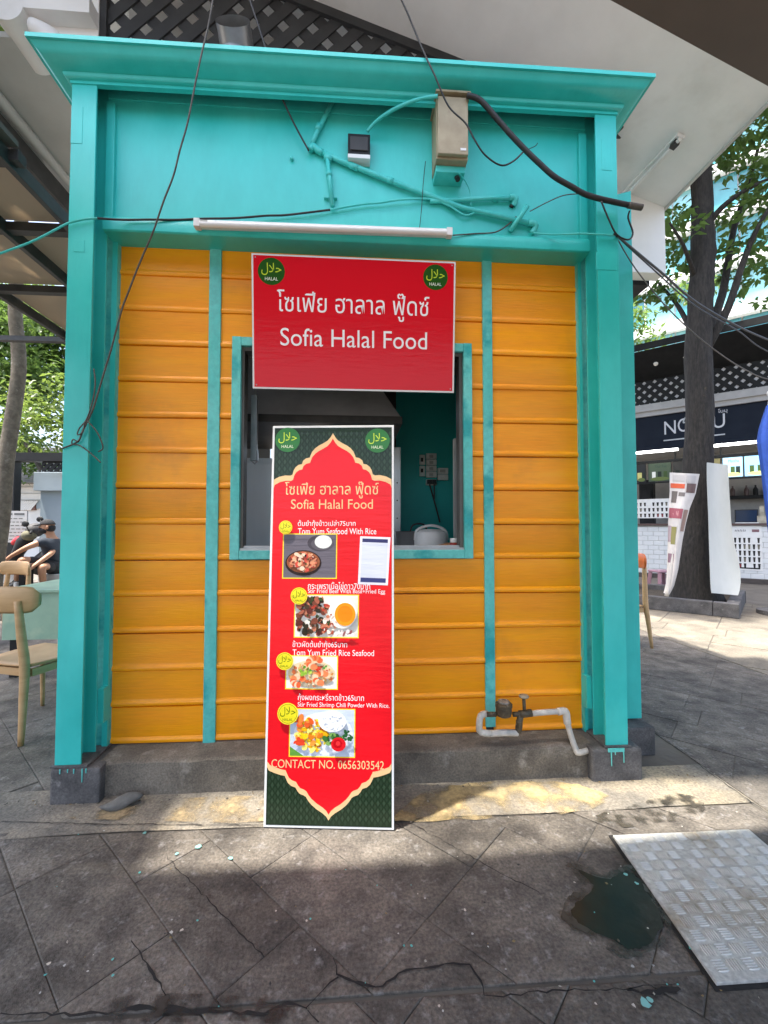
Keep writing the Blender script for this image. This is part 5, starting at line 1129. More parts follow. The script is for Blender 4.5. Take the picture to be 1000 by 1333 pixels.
for k in range(7):
    uu = 2.0 + k * .22 + random.uniform(-.05, .05); mb = MB(); mb.lathe(fs_.pt(uu, 2.101, -1.95), [(.05, 0), (.055, .02), (.055, .16), (.02, .22), (.02, .27)], 10)
    one('shelf_bottle', mb, random.choice([BLACKM, INTD, MATS['brown_counter']]), ('dark bottle on the stall wall shelf, ' + ('first', 'second', 'third', 'fourth', 'fifth', 'sixth', 'seventh')[k] + ' from its left end'), 'bottle', 'bottles on the stall wall shelf', smooth=True)
mb = MB(); fs_.box(mb, -.1, .25, zs['ctop'] + .001, 2.6, -1.6, -1.2); fs_.box(mb, -.06, .2, 1.9, 2.3, -1.198, -1.12); one('drink_machine', mb, BLACKM, 'tall black drink machine at the stall left end', 'machine', bev=.01)
# sign band, cornice, lattice frieze, roof
mb = MB(); fs_.box(mb, U0, U1, zs['sgb'], zs['sgt'], -.1, .0); sgn = mb.build('sign_band', NAVYS, stall)
ik = Ink(fs_, .004, .002); GREYL = (196, 198, 204)
def let(st_, xa, xb, ya, yb, w_=None):
    ua, ub = u(xa, (ya + yb) / 2), u(xb, (ya + yb) / 2); xm = (xa + xb) / 2
    ik.text(st_, ua, v_(xm, yb), ub, v_(xm, ya), GREYL)
let('N', 865, 880, 548, 565); let('O', 882.5, 898, 544.5, 562); let('M', 903, 924, 542, 560); let('U', 928.5, 944, 539, 557)
let('โนมุ', 935, 947, 532, 538.5)
ul0, ul1 = fs_.px(864, 569), fs_.px(944, 562); ik.poly([(ul0[0], 3.44), (ul1[0], 3.44), (ul1[0], 3.47), (ul0[0], 3.47)], (180, 184, 190))
lf_ = fs_.px(894, 545); ik.ell(lf_[0], lf_[1], .13, .05, (170, 176, 180), 14, 1.0); ik.ell(lf_[0], lf_[1], .09, .02, (14, 20, 30), 12, 1.0)
ik.build('lettering', sgn, PAPER)
mb = MB(); fs_.box(mb, U0, U1, zs['sgt'], zs['sgt'] + .12, -.1, .06); fs_.box(mb, U0, U1, zs['sgt'] + .12, zs['cort'], -.1, .12); mb.build('white_cornice', mat('grey_cornice', (.40, .40, .40), (.34, .34, .34), rough=.6), stall)
gp_ = [(U0 + 2, zs['cort']), (U1 - 1, zs['cort']), (U1 - 1, zs['latt']), (U0 + 2, zs['latt'])]
for layer, ang in ((0, R(45)), (1, R(-45))):
    d = (math.cos(ang), math.sin(ang)); nrm = (-d[1], d[0]); offs = [q[0] * nrm[0] + q[1] * nrm[1] for q in gp_]; pit = .165
    for k in range(int(min(offs) / pit) - 1, int(max(offs) / pit) + 2):
        p = clip(gp_, nrm[0], nrm[1], k * pit + .047); p = clip(p, -nrm[0], -nrm[1], -(k * pit - .047)) if len(p) > 2 else []
        if len(p) < 3 or area(p) < .004: continue
        mb = MB(); mb.prism([fs_.pt(a, b, -.06 + layer * .013) for a, b in p], fs_.W * .012); mb.build('frieze_slat', BLACKM, stall)
mb = MB(); fs_.box(mb, U0, U1, zs['cort'], zs['latt'], -.09, -.065); mb.build('frieze_backing', mat('pale_backing', (.60, .60, .62), rough=.7), stall)
mb = MB(); mb.hexa([fs_.pt(U0, zs['latt'], -1.0), fs_.pt(U1, zs['latt'], -1.0), fs_.pt(U1, zs['latt'], .0), fs_.pt(U0, zs['latt'], .0), fs_.pt(U0, 6.2, -1.0), fs_.pt(U1, 6.2, -1.0), fs_.pt(U1, 5.55, .9), fs_.pt(U0, 5.55, .9)]); mb.build('eave', BLACKM, stall)
mb = MB(); fs_.box(mb, U0, U1, 5.56, 5.72, .901, .93); mb.build('eave_fascia', BLACKM, stall)
mb = MB(); fs_.box(mb, U0, U1, .1, 6, -2.4, -2.21); mb.build('rear_wall', BLACKM, stall)
for a, b in (((827, 587), (883, 582)), ((924, 578.5), (996, 571.5))):
    ua, ub = u(*a), u(*b); mb = MB(); c0, c1 = fs_.pt(ua, 3.20, .02), fs_.pt(ub, 3.20, .02); mb.tube([c0, c1], .03, 10)
    t_ = thing('tube_light', 'lit white tube light under stall sign, %s the trunk' % ('left of' if a[0] < 900 else 'right of'), 'tube light', c0, 'tube lights under the stall sign'); mb.build('tube', GLOW, t_, smooth=True)
    mb = MB(); fs_.box(mb, ua, ub, 3.2315, 3.239, -.02, .06); mb.build('batten', WPLAS, t_)
# festoon bulbs under the eave
bulbs = [(854, 472, 'festoon bulb nearest the kiosk under the black eave'), (892, 462, 'second festoon bulb from the kiosk, left of trunk'), (932, 449, 'festoon bulb just right of the tree trunk'), (973, 438, 'rightmost festoon bulb under the black eave'), (939, 414, 'upper festoon bulb near the tree fork')]
for x, y, lab in bulbs:
    p = atp(x, y, fs_.pt(0, 0, .45), fs_.W); t_ = thing('festoon_bulb', lab, 'bulb', p, 'festoon bulbs on the stall eave')
    mb = MB(); mb.lathe(p, [(.012, .06), (.03, .05), (.05, .01), (.055, -.02), (.045, -.06), (.02, -.08)], 12); mb.build('globe', mat('frosted_bulb', (.8, .8, .76), rough=.3), t_, smooth='all')
    mb = MB(); mb.tube([p + Vector((0, 0, .058)), p + Vector((0, 0, .16))], .026, 8); mb.build('socket', BLACKM, t_)
    top = 5.55 - .04 + (p.z > 5.5) * .3; mb = MB(); mb.tube([p + Vector((0, 0, .15)), Vector((p.x, p.y, max(top, p.z + .25)))], .006, 5); mb.build('drop_wire', BLACKM, t_)

# folded blue parasol at the right edge
bp_ = atz(1015, 800); Yb = bp_.y
pa = thing('furled_flag', 'furled blue fabric flag on a pole at the right edge', 'flag', (bp_.x, bp_.y, 0))
ztop = aty(998, 505, Yb).z; zs0 = aty(998, 735, Yb).z; zm = aty(998, 570, Yb).z
mb = MB(); vs = []; nL = 14; nn = 32
for i in range(nL + 1):
    t = i / nL; z = zs0 + (ztop - .25 - zs0) * t; rr = (.05 + .14 * t) * (1 if t < .8 else max(.25, 1 - (t - .8) * 3.4))
    for k in range(nn): a = 6.283 * k / nn; r2 = rr * (1 + .28 * math.cos(a * 8 + t * 1.5)); vs.append((bp_.x + r2 * math.cos(a), bp_.y + r2 * math.sin(a), z))
mb.add(vs, [(i * nn + k, i * nn + (k + 1) % nn, (i + 1) * nn + (k + 1) % nn, (i + 1) * nn + k) for i in range(nL) for k in range(nn)]); mb.build('fabric', BLUEF, pa, smooth='all')
mb = MB(); mb.tube([(bp_.x, bp_.y, .0), (bp_.x, bp_.y, ztop - .1)], .022, 10); mb.build('pole', GALV, pa, smooth=True)
mb = MB(); mb.lathe((bp_.x, bp_.y, ztop - .26), [(.05, -.1), (.06, .0), (.05, .12), (.07, .2), (.03, .26)], 16); mb.build('white_cap', WPLAS, pa, smooth=True)
mb = MB(); mb.lathe((bp_.x, bp_.y, 0), [(.26, 0), (.26, .06), (.05, .08)], 20); mb.build('base', BLOCK, pa, smooth=True)

# ------------------------------------------------------------------ glass building far right
fo = Vector(C0) + Vector(ray(905, 640)) * 26; fo.z = 0
ff = Frame(fo, sdv, (0, 0, 1))
tower = thing('glass_building', 'pale tower with blue green glass bands behind the trees', 'building', fo)
mb = MB(); ff.box(mb, -16, 12, 0, 34, -8, -.3); mb.build('core', WHITE, tower)
for r_ in range(8):
    z0 = 8.2 + r_ * 2.9
    mb = MB(); ff.box(mb, -16, 12, z0 - .62, z0, -.299, .25); mb.build('white_band', WHITE, tower)
    for c in range(14):
        ua = -12 + c * 1.6; mb = MB(); ff.box(mb, ua + .04, ua + 1.56, z0 + .002, z0 + 2.27, -.25, -.2); mb.build('window_pane', GLASSP if (r_ < 2 and c < 8) else random.choice((GLASSB, GLASSB, GLASSP)), tower)
        if c % 2 == 0: mb = MB(); ff.box(mb, ua - .04, ua + .04, z0 + .002, z0 + 2.27, -.24, -.12); mb.build('mullion', WPLAS, tower)
mb = MB(); uu, vv = ff.px(872, 410); ff.box(mb, uu - .2, uu + .75, 0, 9.5, .3, 1.2); mb.build('white_pier', WHITE, tower)
# background tree behind the glass side, softening the gap beside the tower
bt_ = thing('street_tree', 'leafy green tree standing behind the drinks stall', 'tree', (9.5, 15, 0))
mb = MB(); mb.tube([(9.5, 15, 0), (9.4, 15, 3), (9.7, 15, 6)], [.2, .17, .1], 10, 3); mb.build('trunk', BARK, bt_, smooth='all')
leaf_crown('crown', [((9.5 + random.uniform(-2.5, 3.5), 15 + random.uniform(-1, 1), 7.6 + random.uniform(-1.2, 3.2)), random.uniform(.6, 1.1)) for _ in range(16)], 60, .5, .24, LEAFR, bt_, 21)

# ------------------------------------------------------------------ chairs and table
def make_chair(name, label, loc, rz, back=WOOD, group='wooden dining chairs', h_back=.80):
    t = thing(name, label, 'chair', loc, group, rz)
    n = 10; vs = []; fs = []
    prof = []
    mb = MB(); W_, D_ = .235, .22                                # seat: dished slab, front at +Y
    N1, N2 = 8, 8
    for layer, dz in ((0, .445), (1, .418)):
        for j in range(N2 + 1):
            for i in range(N1 + 1):
                x = (i / N1 * 2 - 1); y = (j / N2 * 2 - 1); k = 1 - .10 * (y < 0) * abs(y) ; sq = math.sqrt(max(0, 1 - .16 * x * x * y * y))
                z = dz - (.016 * (1 - x * x) * (1 - (y * .8) ** 2) if layer == 0 else -.012 * (max(abs(x), abs(y)) ** 6))
                vs.append((x * W_ * k * sq, y * D_ * sq, z))
    q = (N1 + 1) * (N2 + 1)
    for j in range(N2):
        for i in range(N1):
            a = j * (N1 + 1) + i; fs.append((a, a + 1, a + N1 + 2, a + N1 + 1)); fs.append((q + a + N1 + 1, q + a + N1 + 2, q + a + 1, q + a))
    ring = [i for i in range(N1 + 1)] + [j * (N1 + 1) + N1 for j in range(1, N2 + 1)] + [N2 * (N1 + 1) + i for i in range(N1 - 1, -1, -1)] + [j * (N1 + 1) for j in range(N2 - 1, 0, -1)]
    for k in range(len(ring)): a, b = ring[k], ring[(k + 1) % len(ring)]; fs.append((b, a, q + a, q + b))
    mb.add(vs, fs); mb.build('seat', WOOD, t, smooth='all', local=True)
    for sx in (-1, 1):
        mb = MB(); mb.tube([(sx * .225, .205, 0), (sx * .20, .18, .25), (sx * .185, .165, .425)], [.012, .016, .020], 10, 3); mb.build('leg', WOOD, t, smooth='all', local=True)
        mb = MB(); mb.tube([(sx * .225, -.27, 0), (sx * .207, -.25, .25), (sx * .19, -.235, .45), (sx * .172, -.245, .62), (sx * .155, -.258, h_back - .05)], [.015, .022, .027, .025, .020], 10, 3); mb.build('leg', WOOD, t, smooth='all', local=True)
    mb = MB(); mb.bar((-.19, -.20, .395), (.19, -.20, .395), .02, .045); mb.build('rail', WOOD, t, local=True)
    for sx in (-1, 1): mb = MB(); mb.bar((sx * .195, -.20, .395), (sx * .19, .165, .395), .02, .045); mb.build('rail', WOOD, t, local=True)
    mb = MB(); vs, fs = [], []; nb_ = 16; hh = .08
    pr = [(0, -hh), (.011, -hh * .8), (.013, 0), (.011, hh * .8), (0, hh), (-.011, hh * .8), (-.013, 0), (-.011, -hh * .8)]
    for i in range(nb_ + 1):
        a = (i / nb_ * 2 - 1); x = a * .245; y = -.275 + .075 * a * a; e = (1 - abs(a) ** 14 * .5)
        for p_, z_ in pr: vs.append((x, y + p_, h_back - .045 + z_ * e))
    for i in range(nb_):
        for k in range(8): fs.append((i * 8 + k, i * 8 + (k + 1) % 8, (i + 1) * 8 + (k + 1) % 8, (i + 1) * 8 + k))
    fs += [tuple(range(8))[::-1], tuple(range(nb_ * 8, nb_ * 8 + 8))]
    mb.add(vs, fs); mb.build('backrest', back, t, smooth='all', local=True); return t
# rear right leg foot of the near chair stands at the pixel (26, 972)
ft = atz(27, 971); rz = -R(18); loc = Vector((ft.x, ft.y, 0)) - Matrix.Rotation(rz, 3, 'Z') @ Vector((.225, -.27, 0))
make_chair('dining_chair', 'pale wooden chair in the foreground beside the left column', loc, rz, h_back=.88)
c2 = aty(25, 752, 5.25); make_chair('dining_chair', 'pale wooden chair on the far side of green table', (c2.x - .16, 5.1, 0), R(160), h_back=.84)
make_chair('dining_chair', 'pale wooden chair tucked under the right of green table', (-2.15, 4.95, 0), R(-170))
of = atz(849, 844); rz = R(60); loc = Vector((of.x, of.y, 0)) - Matrix.Rotation(rz, 3, 'Z') @ Vector((.225, -.27, 0))
rz = R(95); loc = Vector((of.x, of.y, 0)) - Matrix.Rotation(rz, 3, 'Z') @ Vector((-.225, -.27, 0)); make_chair('dining_chair', 'orange backed wooden chair behind the right column', loc, rz, ORANGEW, h_back=.95)
tt = thing('green_table', 'pale green laminate table behind the left column', 'table', (-2.5, 4.25, 0))
a, b = atz(-2, 768, .75), atz(75, 751, .75); x0 = -2.95
mb = MB(); mb.box(x0, -1.95, 3.83, 4.72, .722, .75); mb.build('tabletop', GREENT, tt, bev=.006)
mb = MB(); mb.box(x0 + .03, -1.98, 3.86, 3.885, .33, .721); mb.build('front_panel', GREENT, tt)
for x in (x0 + .05, -2.05):
    for y in (3.92, 4.62): mb = MB(); mb.box(x, x + .06, y, y + .06, 0, .721); mb.build('leg', BLACKM, tt)

# ------------------------------------------------------------------ left background
mb = MB(); mb.box(-14, -3.5, 6.3, 30, -.02, .2); struct('raised_walkway', mb, SLAB)
lw = thing('grey_partition', 'pale blue grey partition wall behind the seated person', 'wall', (-5.6, 9, .2))
GB = mat('blue_grey_paint', (.30, .36, .40), (.25, .31, .35), rough=.6, scale=2)
a, b = aty(53, 640, 9.0), aty(100, 640, 9.0); mb = MB(); mb.box(a.x, b.x + 1.2, 9.0, 9.15, .2, aty(60, 612, 9).z); mb.build('panel', GB, lw)
a = aty(48, 640, 8.95); mb = MB(); mb.box(a.x, b.x + 1.2, 8.85, 8.999, aty(60, 639, 8.9).z, aty(60, 615, 8.9).z); mb.build('upper_ledge', GB, lw, bev=.01)
pg = thing('black_pergola', 'black timber pergola frame with dark lattice at far left', 'pergola', (-6.5, 8.6, .2))
a, b = aty(9, 640, 8.6), aty(21, 640, 8.6); mb = MB(); mb.box(a.x, b.x, 8.55, 8.72, .2, aty(10, 590, 8.6).z); mb.build('post', BLACKM, pg)
mb = MB(); mb.box(-8.5, -3.2, 8.5, 8.7, aty(50, 600, 8.5).z, aty(50, 589, 8.5).z); mb.build('beam', BLACKM, pg)
z1, z0 = aty(50, 600, 8.55).z - .001, aty(50, 614, 8.55).z; xx0, xx1 = aty(54, 605, 8.55).x, -3.4
gpl = [(xx0, z0), (xx1, z0), (xx1, z1), (xx0, z1)]
for layer, ang in ((0, R(45)), (1, R(-45))):
    d = (math.cos(ang), math.sin(ang)); nrm = (-d[1], d[0]); offs = [q[0] * nrm[0] + q[1] * nrm[1] for q in gpl]
    for k in range(int(min(offs) / .085) - 1, int(max(offs) / .085) + 2):
        p = clip(gpl, nrm[0], nrm[1], k * .085 + .028); p = clip(p, -nrm[0], -nrm[1], -(k * .085 - .028)) if len(p) > 2 else []
        if len(p) > 2 and area(p) > .002: mb = MB(); mb.prism([(x, 8.56 + layer * .013, z) for x, z in p], (0, .012, 0)); mb.build('lattice_slat', BLACKM, pg)
wh = thing('white_house', 'bright white house with trellis window behind the pergola', 'house', (-12, 15.5, .2))
mb = MB(); mb.box(-17, -7, 15.5, 20, .2, aty(30, 628, 15.5).z); mb.build('wall', WHITE, wh)
mb = MB(); mb.prism([(-17.5, 15.0, aty(30, 628, 15).z), (-17.5, 20, aty(30, 628, 15).z), (-17.5, 17.5, aty(30, 596, 15).z + .8)], (11, 0, 0)); mb.build('roof', mat('grey_shingle', (.2, .19, .18), (.3, .29, .27), rough=.9, scale=10, stretch=(1, 1, 4)), wh)
a, b = aty(22, 652, 15.4), aty(45, 664, 15.4); mb = MB(); mb.box(a.x, b.x, 15.42, 15.499, b.z, a.z); wno = mb.build('window', mat('red_brown_trellis', (.22, .11, .09), rough=.7), wh)
for k in range(8):
    mb = MB(); xk = a.x + (b.x - a.x) * (k + .5) / 8; mb.bar((xk - .12, 15.40, b.z), (xk + .12, 15.40, a.z), .05, .03, (0, 1, 0)); mb.build('trellis_bar', WHITE, wno)
a, b = aty(47, 652, 15.4), aty(52, 662, 15.4); mb = MB(); mb.box(a.x, b.x, 15.42, 15.499, b.z, a.z); mb.build('window', GB, wh)
for k in range(4): 
    mb = MB(); zz = aty(30, 634, 15.4).z - k * .22; mb.box(-17, -7, 15.47, 15.499, zz, zz + .02); mb.build('siding_groove', GREYW, wh)
# notice board with rows of text
nbd = thing('notice_board', 'pale grey notice board with lines of text at left edge', 'notice board', (-6.6, 8.0, .2))
a, b = aty(-4, 665, 8.0), aty(34, 706, 8.0); fn = Frame((a.x, 8.0, b.z), (1, 0, 0), (0, 0, 1)); W_, H_ = b.x - a.x, a.z - b.z
mb = MB(); fn.box(mb, 0, W_, 0, H_, -.03, 0); mb.build('panel', mat('notice_grey', (.42, .42, .42), rough=.5), nbd)
for uu in (.06, W_ - .1): mb = MB(); fn.box(mb, uu, uu + .05, -(b.z - .2), 0, -.03, -.001); mb.build('leg', STEELD, nbd)
ik = Ink(fn, .002, .0005); ik.rect(W_ * .3, H_ * .87, W_ * .52, H_ * .93, (84, 86, 88)); ik.rect(W_ * .58, H_ * .87, W_ * .92, H_ * .93, (84, 86, 88)); rnd = random.Random(3)
for k in range(7):
    x = W_ * .12
    while x < W_ * .88:
        wd = rnd.uniform(.03, .09); ik.rect(x, H_ * (.74 - k * .11), x + wd, H_ * (.77 - k * .11), (96, 98, 96)); x += wd + .02
ik.build('text_lines', nbd, PAPER)

# scooter parked behind the person
sc_t = thing('parked_scooter', 'black and red scooter parked behind the seated person', 'scooter', (-6.0, 7.9, .2))
YS = 7.9; S = lambda x, y, dy=0: aty(x, y, YS + dy)
zg = .2
def wheel(cx):
    mb = MB(); n = 28; vs = []; fs = []
    for i in range(n):
        for k in range(8):
            a, b = 6.283 * i / n, 6.283 * k / 8; rr = .215 + .05 * math.cos(b); vs.append((cx + rr * math.cos(a), YS + .05 * math.sin(b), zg + .265 + rr * math.sin(a)))
    for i in range(n):
        for k in range(8): fs.append((i * 8 + k, i * 8 + (k + 1) % 8, ((i + 1) % n) * 8 + (k + 1) % 8, ((i + 1) % n) * 8 + k))
    mb.add(vs, fs); o = mb.build('wheel', RUBBER, sc_t, smooth='all'); mb = MB(); mb.tube([(cx, YS - .03, zg + .265), (cx, YS + .03, zg + .265)], .16, 18); mb.build('rim', GALV, o)
fxw, rxw = S(10, 740).x, S(98, 740).x; wheel(fxw); wheel(rxw)
hz_ = S(30, 705).z
mb = MB(); mb.tube([(fxw, YS, zg + .3), (fxw + .12, YS, .75), (S(32, 706).x, YS, hz_), (S(40, 692).x, YS, S(40, 692).z)], [.05, .08, .12, .06], 12, 4); mb.build('front_cowl', BLACKM, sc_t, smooth='all')
mb = MB(); mb.tube([S(16, 708), S(25, 703), S(40, 706)], [.03, .07, .05], 12, 4); mb.build('red_trim', REDP, sc_t, smooth='all')
mb = MB(); mb.tube([S(40, 694, -.35), S(42, 690), S(46, 694, .3)], .018, 10, 3); mb.build('handlebar', BLACKM, sc_t, smooth='all')
mb = MB(); mb.ell(S(46, 690), (.13, .16, .12)); mb.build('headset', INTD, sc_t, smooth='all')
for x, y, dy in ((33, 682, -.25), (52, 676, .3)):
    p = S(x, y, dy); mb = MB(); mb.ell(p, (.062, .02, .05)); o = mb.build('mirror', BLACKM, sc_t, smooth='all'); mb = MB(); mb.tube([p, S(x + 5, y + 10, dy * .6)], .008, 6); mb.build('mirror_stem', BLACKM, o)
mb = MB(); mb.ell(S(38, 697, -.1), (.11, .12, .09)); mb.build('front_bag', mat('khaki_cloth', (.10, .095, .06), (.16, .15, .10), rough=.9, scale=20), sc_t, smooth='all')
mb = MB(); mb.tube([(S(45, 725).x, YS, .55), (S(70, 722).x, YS, .78), (rxw, YS, .82)], [.14, .17, .12], 12, 4); mb.build('body', BLACKM, sc_t, smooth='all')
mb = MB(); mb.ell((S(80, 715).x, YS, .97), (.38, .14, .06)); mb.build('seat', BLKCL, sc_t, smooth='all')
bn = thing('timber_bench', 'dark timber bench rail in front of the notice board', 'bench', (-5.8, 6.9, .2))
a, b = aty(-8, 733, 6.9), aty(36, 734, 6.9)
mb = MB(); mb.box(a.x - 1, b.x, 6.85, 7.15, b.z - .05, b.z); mb.build('seat', mat('dark_timber', (.05, .03, .025), (.09, .05, .04), rough=.5, scale=5), bn, bev=.005)
for x in (a.x - .8, b.x - .12): mb = MB(); mb.box(x, x + .07, 6.9, 7.1, .2, b.z - .051); mb.build('leg', BLACKM, bn)
ld = thing('grey_ledge', 'low grey concrete ledge the person sits on', 'ledge', (-5.0, 7.45, .2))
a = aty(46, 740, 7.3); zseat = aty(72, 740, 7.45).z - .08; mb = MB(); mb.box(a.x + .05, a.x + 1.3, 7.30, 7.8, .201, zseat); mb.build('block', GREYW, ld, bev=.01)

# ------------------------------------------------------------------ seated person
def skin_mesh(name, joints, edges, root, m, parent, sub=2):
    me = bpy.data.meshes.new(name); me.from_pydata([tuple(j[0]) for j in joints], edges, []); o = bpy.data.objects.new(name, me); col.objects.link(o)
    o.modifiers.new('skin', 'SKIN'); sv = me.skin_vertices[0].data if me.skin_vertices else None
    if sv is None:
        bpy.context.view_layer.objects.active = o; me.skin_vertices if False else None
    for i, j in enumerate(joints):
        r_ = j[1]; me.skin_vertices[0].data[i].radius = r_ if isinstance(r_, tuple) else (r_, r_)
        me.skin_vertices[0].data[i].use_root = (i == root)
    s_ = o.modifiers.new('sub', 'SUBSURF'); s_.levels = sub; s_.render_levels = sub
    dg = bpy.context.evaluated_depsgraph_get(); nm = bpy.data.meshes.new_from_object(o.evaluated_get(dg)); bpy.data.objects.remove(o)
    mb = MB(); mb.v = [tuple(v.co) for v in nm.vertices]; mb.f = [tuple(p.vertices) for p in nm.polygons]; mb.m = [0] * len(mb.f); bpy.data.meshes.remove(nm)
    return mb.build(name, m, parent, smooth='all')
per = thing('person', 'seated person in navy shirt, black cap, black face mask and shorts', 'person', aty(70, 745, 7.45))
A = lambda x, y, Y=7.45: aty(x, y, Y)
J = {}
pel = A(73, 738, 7.5); chest = A(69, 712, 7.42); nk = A(67, 699, 7.40); hd = A(62, 686, 7.36)
shR, shL = A(57, 704, 7.22), A(76, 706, 7.58); elR, wrR, hnR = A(34, 713, 7.02), A(14, 724, 6.96), A(6, 731, 6.95)
elL, wrL, hnL = A(66, 721, 7.22), A(44, 737, 7.0), A(38, 742, 6.97)
hpR, hpL = A(68, 739, 7.35), A(77, 740, 7.6); knR, anR, toR = A(27, 727, 6.98), A(21, 757, 7.02), A(8, 764, 6.9); knL, anL, toL = A(54, 737, 7.05), A(57, 768, 7.2), A(46, 775, 7.05)
joints = [(pel, .12), (chest, (.15, .12)), (nk, .058), (hd, .072), (shR, .062), (elR, .042), (wrR, .029), (hnR, (.022, .034)), (shL, .062), (elL, .042), (wrL, .029), (hnL, (.022, .034)),
          (hpR, .095), (knR, .062), (anR, .040), (hpL, .095), (knL, .062), (anL, .040)]
edges = [(0, 1), (1, 2), (2, 3), (1, 4), (4, 5), (5, 6), (6, 7), (1, 8), (8, 9), (9, 10), (10, 11), (0, 12), (12, 13), (13, 14), (0, 15), (15, 16), (16, 17)]
# five fingers on each hand, bent at the knuckle
for hi, wr, hn in ((7, wrR, hnR), (11, wrL, hnL)):
    d = (hn - wr).normalized(); sd = d.cross(Vector((0, 0, 1))).normalized()
    for k, L_ in enumerate((.06, .072, .066, .052)):
        b0 = hn + sd * (k - 1.5) * .019; i0 = len(joints)
        joints += [(b0 + d * .02, .0085), (b0 + d * (.02 + L_ * .6) - Vector((0, 0, .012)), .0078), (b0 + d * (.02 + L_ * .9) - Vector((0, 0, .04)), .0065)]; edges += [(hi, i0), (i0, i0 + 1), (i0 + 1, i0 + 2)]
    i0 = len(joints); b0 = hn - d * .02 + sd * -.03; joints += [(b0, .0095), (b0 + d * .035 - sd * .02, .008)]; edges += [(hi, i0), (i0, i0 + 1)]
body = skin_mesh('body', joints, edges, 0, SKIN, per)
# head shape, ear, nose
mb = MB(); fdir = Vector((-.93, -.36, 0)).normalized(); sdir_ = Vector((-fdir.y, fdir.x, 0))
hc = hd + Vector((0, 0, .005)); mb.ell((0, 0, 0), (.098, .076, .122), 20, 14)
mb.v = [(x + (.02 if z < -.03 else 0) * (1 if x > 0 else -.2), y * (1 - .25 * max(0, -z / .12)), z) for x, y, z in mb.v]
mb.v = [tuple(hc + fdir * x + sdir_ * y + Vector((0, 0, z))) for x, y, z in mb.v]; hobj = mb.build('head', SKIN, per, smooth='all')
mb = MB(); mb.lathe(hc + fdir * .092 + Vector((0, 0, -.005)), [(.016, 0), (.012, .02), (.004, .028)], 8, fdir); mb.build('nose', SKIN, hobj, smooth='all')
for s_ in (1, -1):
    mb = MB(); mb.ell(hc + sdir_ * .078 * s_ - fdir * .01 + Vector((0, 0, -.01)), (.022, .014, .033), 10, 8); mb.build('ear', SKIN, hobj, smooth='all')
    mb = MB(); mb.ell(hc + fdir * .088 + sdir_ * .032 * s_ + Vector((0, 0, .018)), (.01, .01, .007), 8, 6); mb.build('eye', RUBBER, hobj, smooth='all')
mb = MB(); mb.ell((0, 0, 0), (.108, .086, .10), 20, 12); mb.v = [(x, y, max(z, .012)) for x, y, z in mb.v]; mb.v = [tuple(hc + fdir * x + sdir_ * y + Vector((0, 0, z + .022))) for x, y, z in mb.v]; cp_ = mb.build('cap', BLKCL, per, smooth='all')
mb = MB(); mb.ell((.12, 0, .03), (.085, .07, .01), 16, 8); mb.v = [tuple(hc + fdir * x + sdir_ * y + Vector((0, 0, z - (x - .1) * .2))) for x, y, z in mb.v]; mb.build('cap_peak', BLKCL, cp_, smooth='all')
mb = MB(); mb.ell((.045, 0, -.058), (.078, .068, .058), 16, 10); mb.v = [tuple(hc + fdir * x + sdir_ * y + Vector((0, 0, z))) for x, y, z in mb.v]; mb.build('face_mask', BLKCL, per, smooth='all')
mb = MB(); mb.ell((-.03, 0, -.02), (.08, .08, .075), 14, 10); mb.v = [tuple(hc + fdir * x + sdir_ * y + Vector((0, 0, z))) for x, y, z in mb.v]; mb.build('hair', BLKCL, per, smooth='all')
mid = lambda a, b, t: a.lerp(b, t)
skin_mesh('shirt', [(mid(pel, chest, .1), (.155, .135)), (mid(pel, chest, .55), (.165, .135)), (mid(chest, nk, .1), (.17, .135)), (mid(chest, nk, .72), .085), (shR, .082), (mid(shR, elR, .55), .068), (shL, .082), (mid(shL, elL, .62), .068)],
          [(0, 1), (1, 2), (2, 3), (2, 4), (4, 5), (2, 6), (6, 7)], 0, NAVY, per)
skin_mesh('shorts', [(pel + Vector((0, 0, .03)), .145), (hpR, .115), (mid(hpR, knR, .55), .095), (mid(hpR, knR, .86), .085), (hpL, .115), (mid(hpL, knL, .55), .095), (mid(hpL, knL, .86), .085)], [(0, 1), (1, 2), (2, 3), (0, 4), (4, 5), (5, 6)], 0, BLKCL, per)
for an, to in ((anR, toR), (anL, toL)):
    z = max(an.z - .06, .205); hl = Vector((an.x + .03, an.y, .24)); tp_ = Vector((to.x, to.y, .235))
    skin_mesh('shoe', [(hl, (.045, .05)), (hl.lerp(tp_, .5), (.04, .045)), (tp_, (.032, .042))], [(0, 1), (1, 2)], 0, BLKCL, per)
    skin_mesh('shin', [(an, .040), (hl + Vector((0, 0, .02)), .038)], [(0, 1)], 0, WPLAS, per)

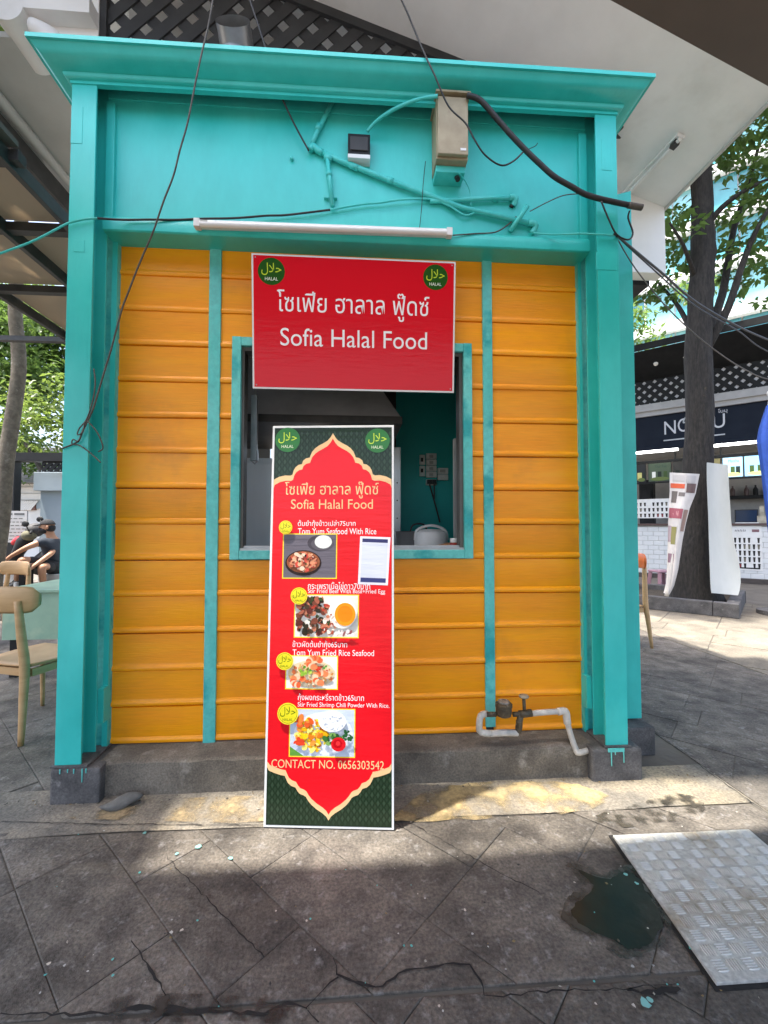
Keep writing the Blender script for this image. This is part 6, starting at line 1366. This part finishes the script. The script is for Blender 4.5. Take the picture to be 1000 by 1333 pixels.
# ------------------------------------------------------------------ left tree, hedge and the trees behind
ltree = thing('leaning_tree', 'mottled leaning tree trunk at far left behind the seats', 'tree', aty(-10, 740, 6.6))
TL = 6.6; pts = [(-14, 775, 0), (-6, 720, 0), (2, 670, 0), (8, 600, 0), (17, 540, 0), (24, 490, 0), (24, 455, 0), (20, 410, 0), (22, 360, 0), (30, 260, -.2), (40, 120, -.5)]
mb = MB(); mb.tube([aty(x, y, TL + d) for x, y, d in pts], [.14, .12, .105, .098, .094, .09, .09, .086, .082, .08, .07], 14, 4); mb.build('trunk', BARKL, ltree, smooth='all')
top = aty(30, 260, TL - .2)
crown_c = []
g = random.Random(9)
for _ in range(120):
    x, y = g.uniform(-6.5, 1.8), g.uniform(-1.2, 6.0); z = g.uniform(6.6, 9.2)
    if g.random() < (.85 if x < -2.5 else .22): crown_c.append(((x, y, z), g.uniform(.28, .6)))
for _ in range(150): crown_c.append(((g.uniform(-7.2, -3.5), g.uniform(.6, 5.5), g.uniform(6.4, 8.6)), g.uniform(.35, .65)))  # extra unseen foliage added to darken the floor at left
for c, rr in crown_c[:26]:
    mb = MB(); v = Vector(c); m_ = top.lerp(v, .5) + Vector((0, 0, .5)); mb.tube([top, m_, v], [.06, .035, .012], 6, 3); mb.build('limb', BARKL, ltree, smooth='all')
leaf_crown('crown', crown_c, 70, .45, .14, LEAFL, ltree, 5)
def bush(name, label, base, cl, n, size, m, seed, cat='shrub', trunk=True):
    t = thing(name, label, cat, base)
    mb = MB(); b0 = Vector(base)
    mb.tube([b0, b0 + Vector((.1, 0, (cl[0][0][2] - b0.z) * .5)), Vector(cl[0][0])], [.12, .09, .04], 8, 3); mb.build('trunk', BARK, t, smooth='all')
    leaf_crown('crown', cl, n, .5, size, m, t, seed); return t
def cloud(px0, py0, px1, py1, Y, k, r0, r1, seed):
    q = random.Random(seed); return [(tuple(aty(q.uniform(px0, px1), q.uniform(py0, py1), Y + q.uniform(-.8, .8))), q.uniform(r0, r1)) for _ in range(k)]
bush('leafy_shrub', 'sunlit yellow green shrub above the black pergola beam', aty(70, 640, 11.5).xy.to_3d() + Vector((0, 0, .2)), cloud(20, 500, 110, 590, 11.5, 26, .35, .6, 1), 70, .17, LEAFL, 31)
bush('background_tree', 'dense green tree filling the gap under the tan awning', (-9.5, 16, .2), cloud(-30, 380, 120, 520, 16, 40, .7, 1.2, 2), 62, .24, LEAFR, 32, 'tree')
bush('background_tree', 'dark green tree at the far left behind the leaning trunk', (-14, 14, .2), cloud(-60, 390, 40, 600, 14, 30, .6, 1.1, 3), 60, .22, LEAFR, 33, 'tree')
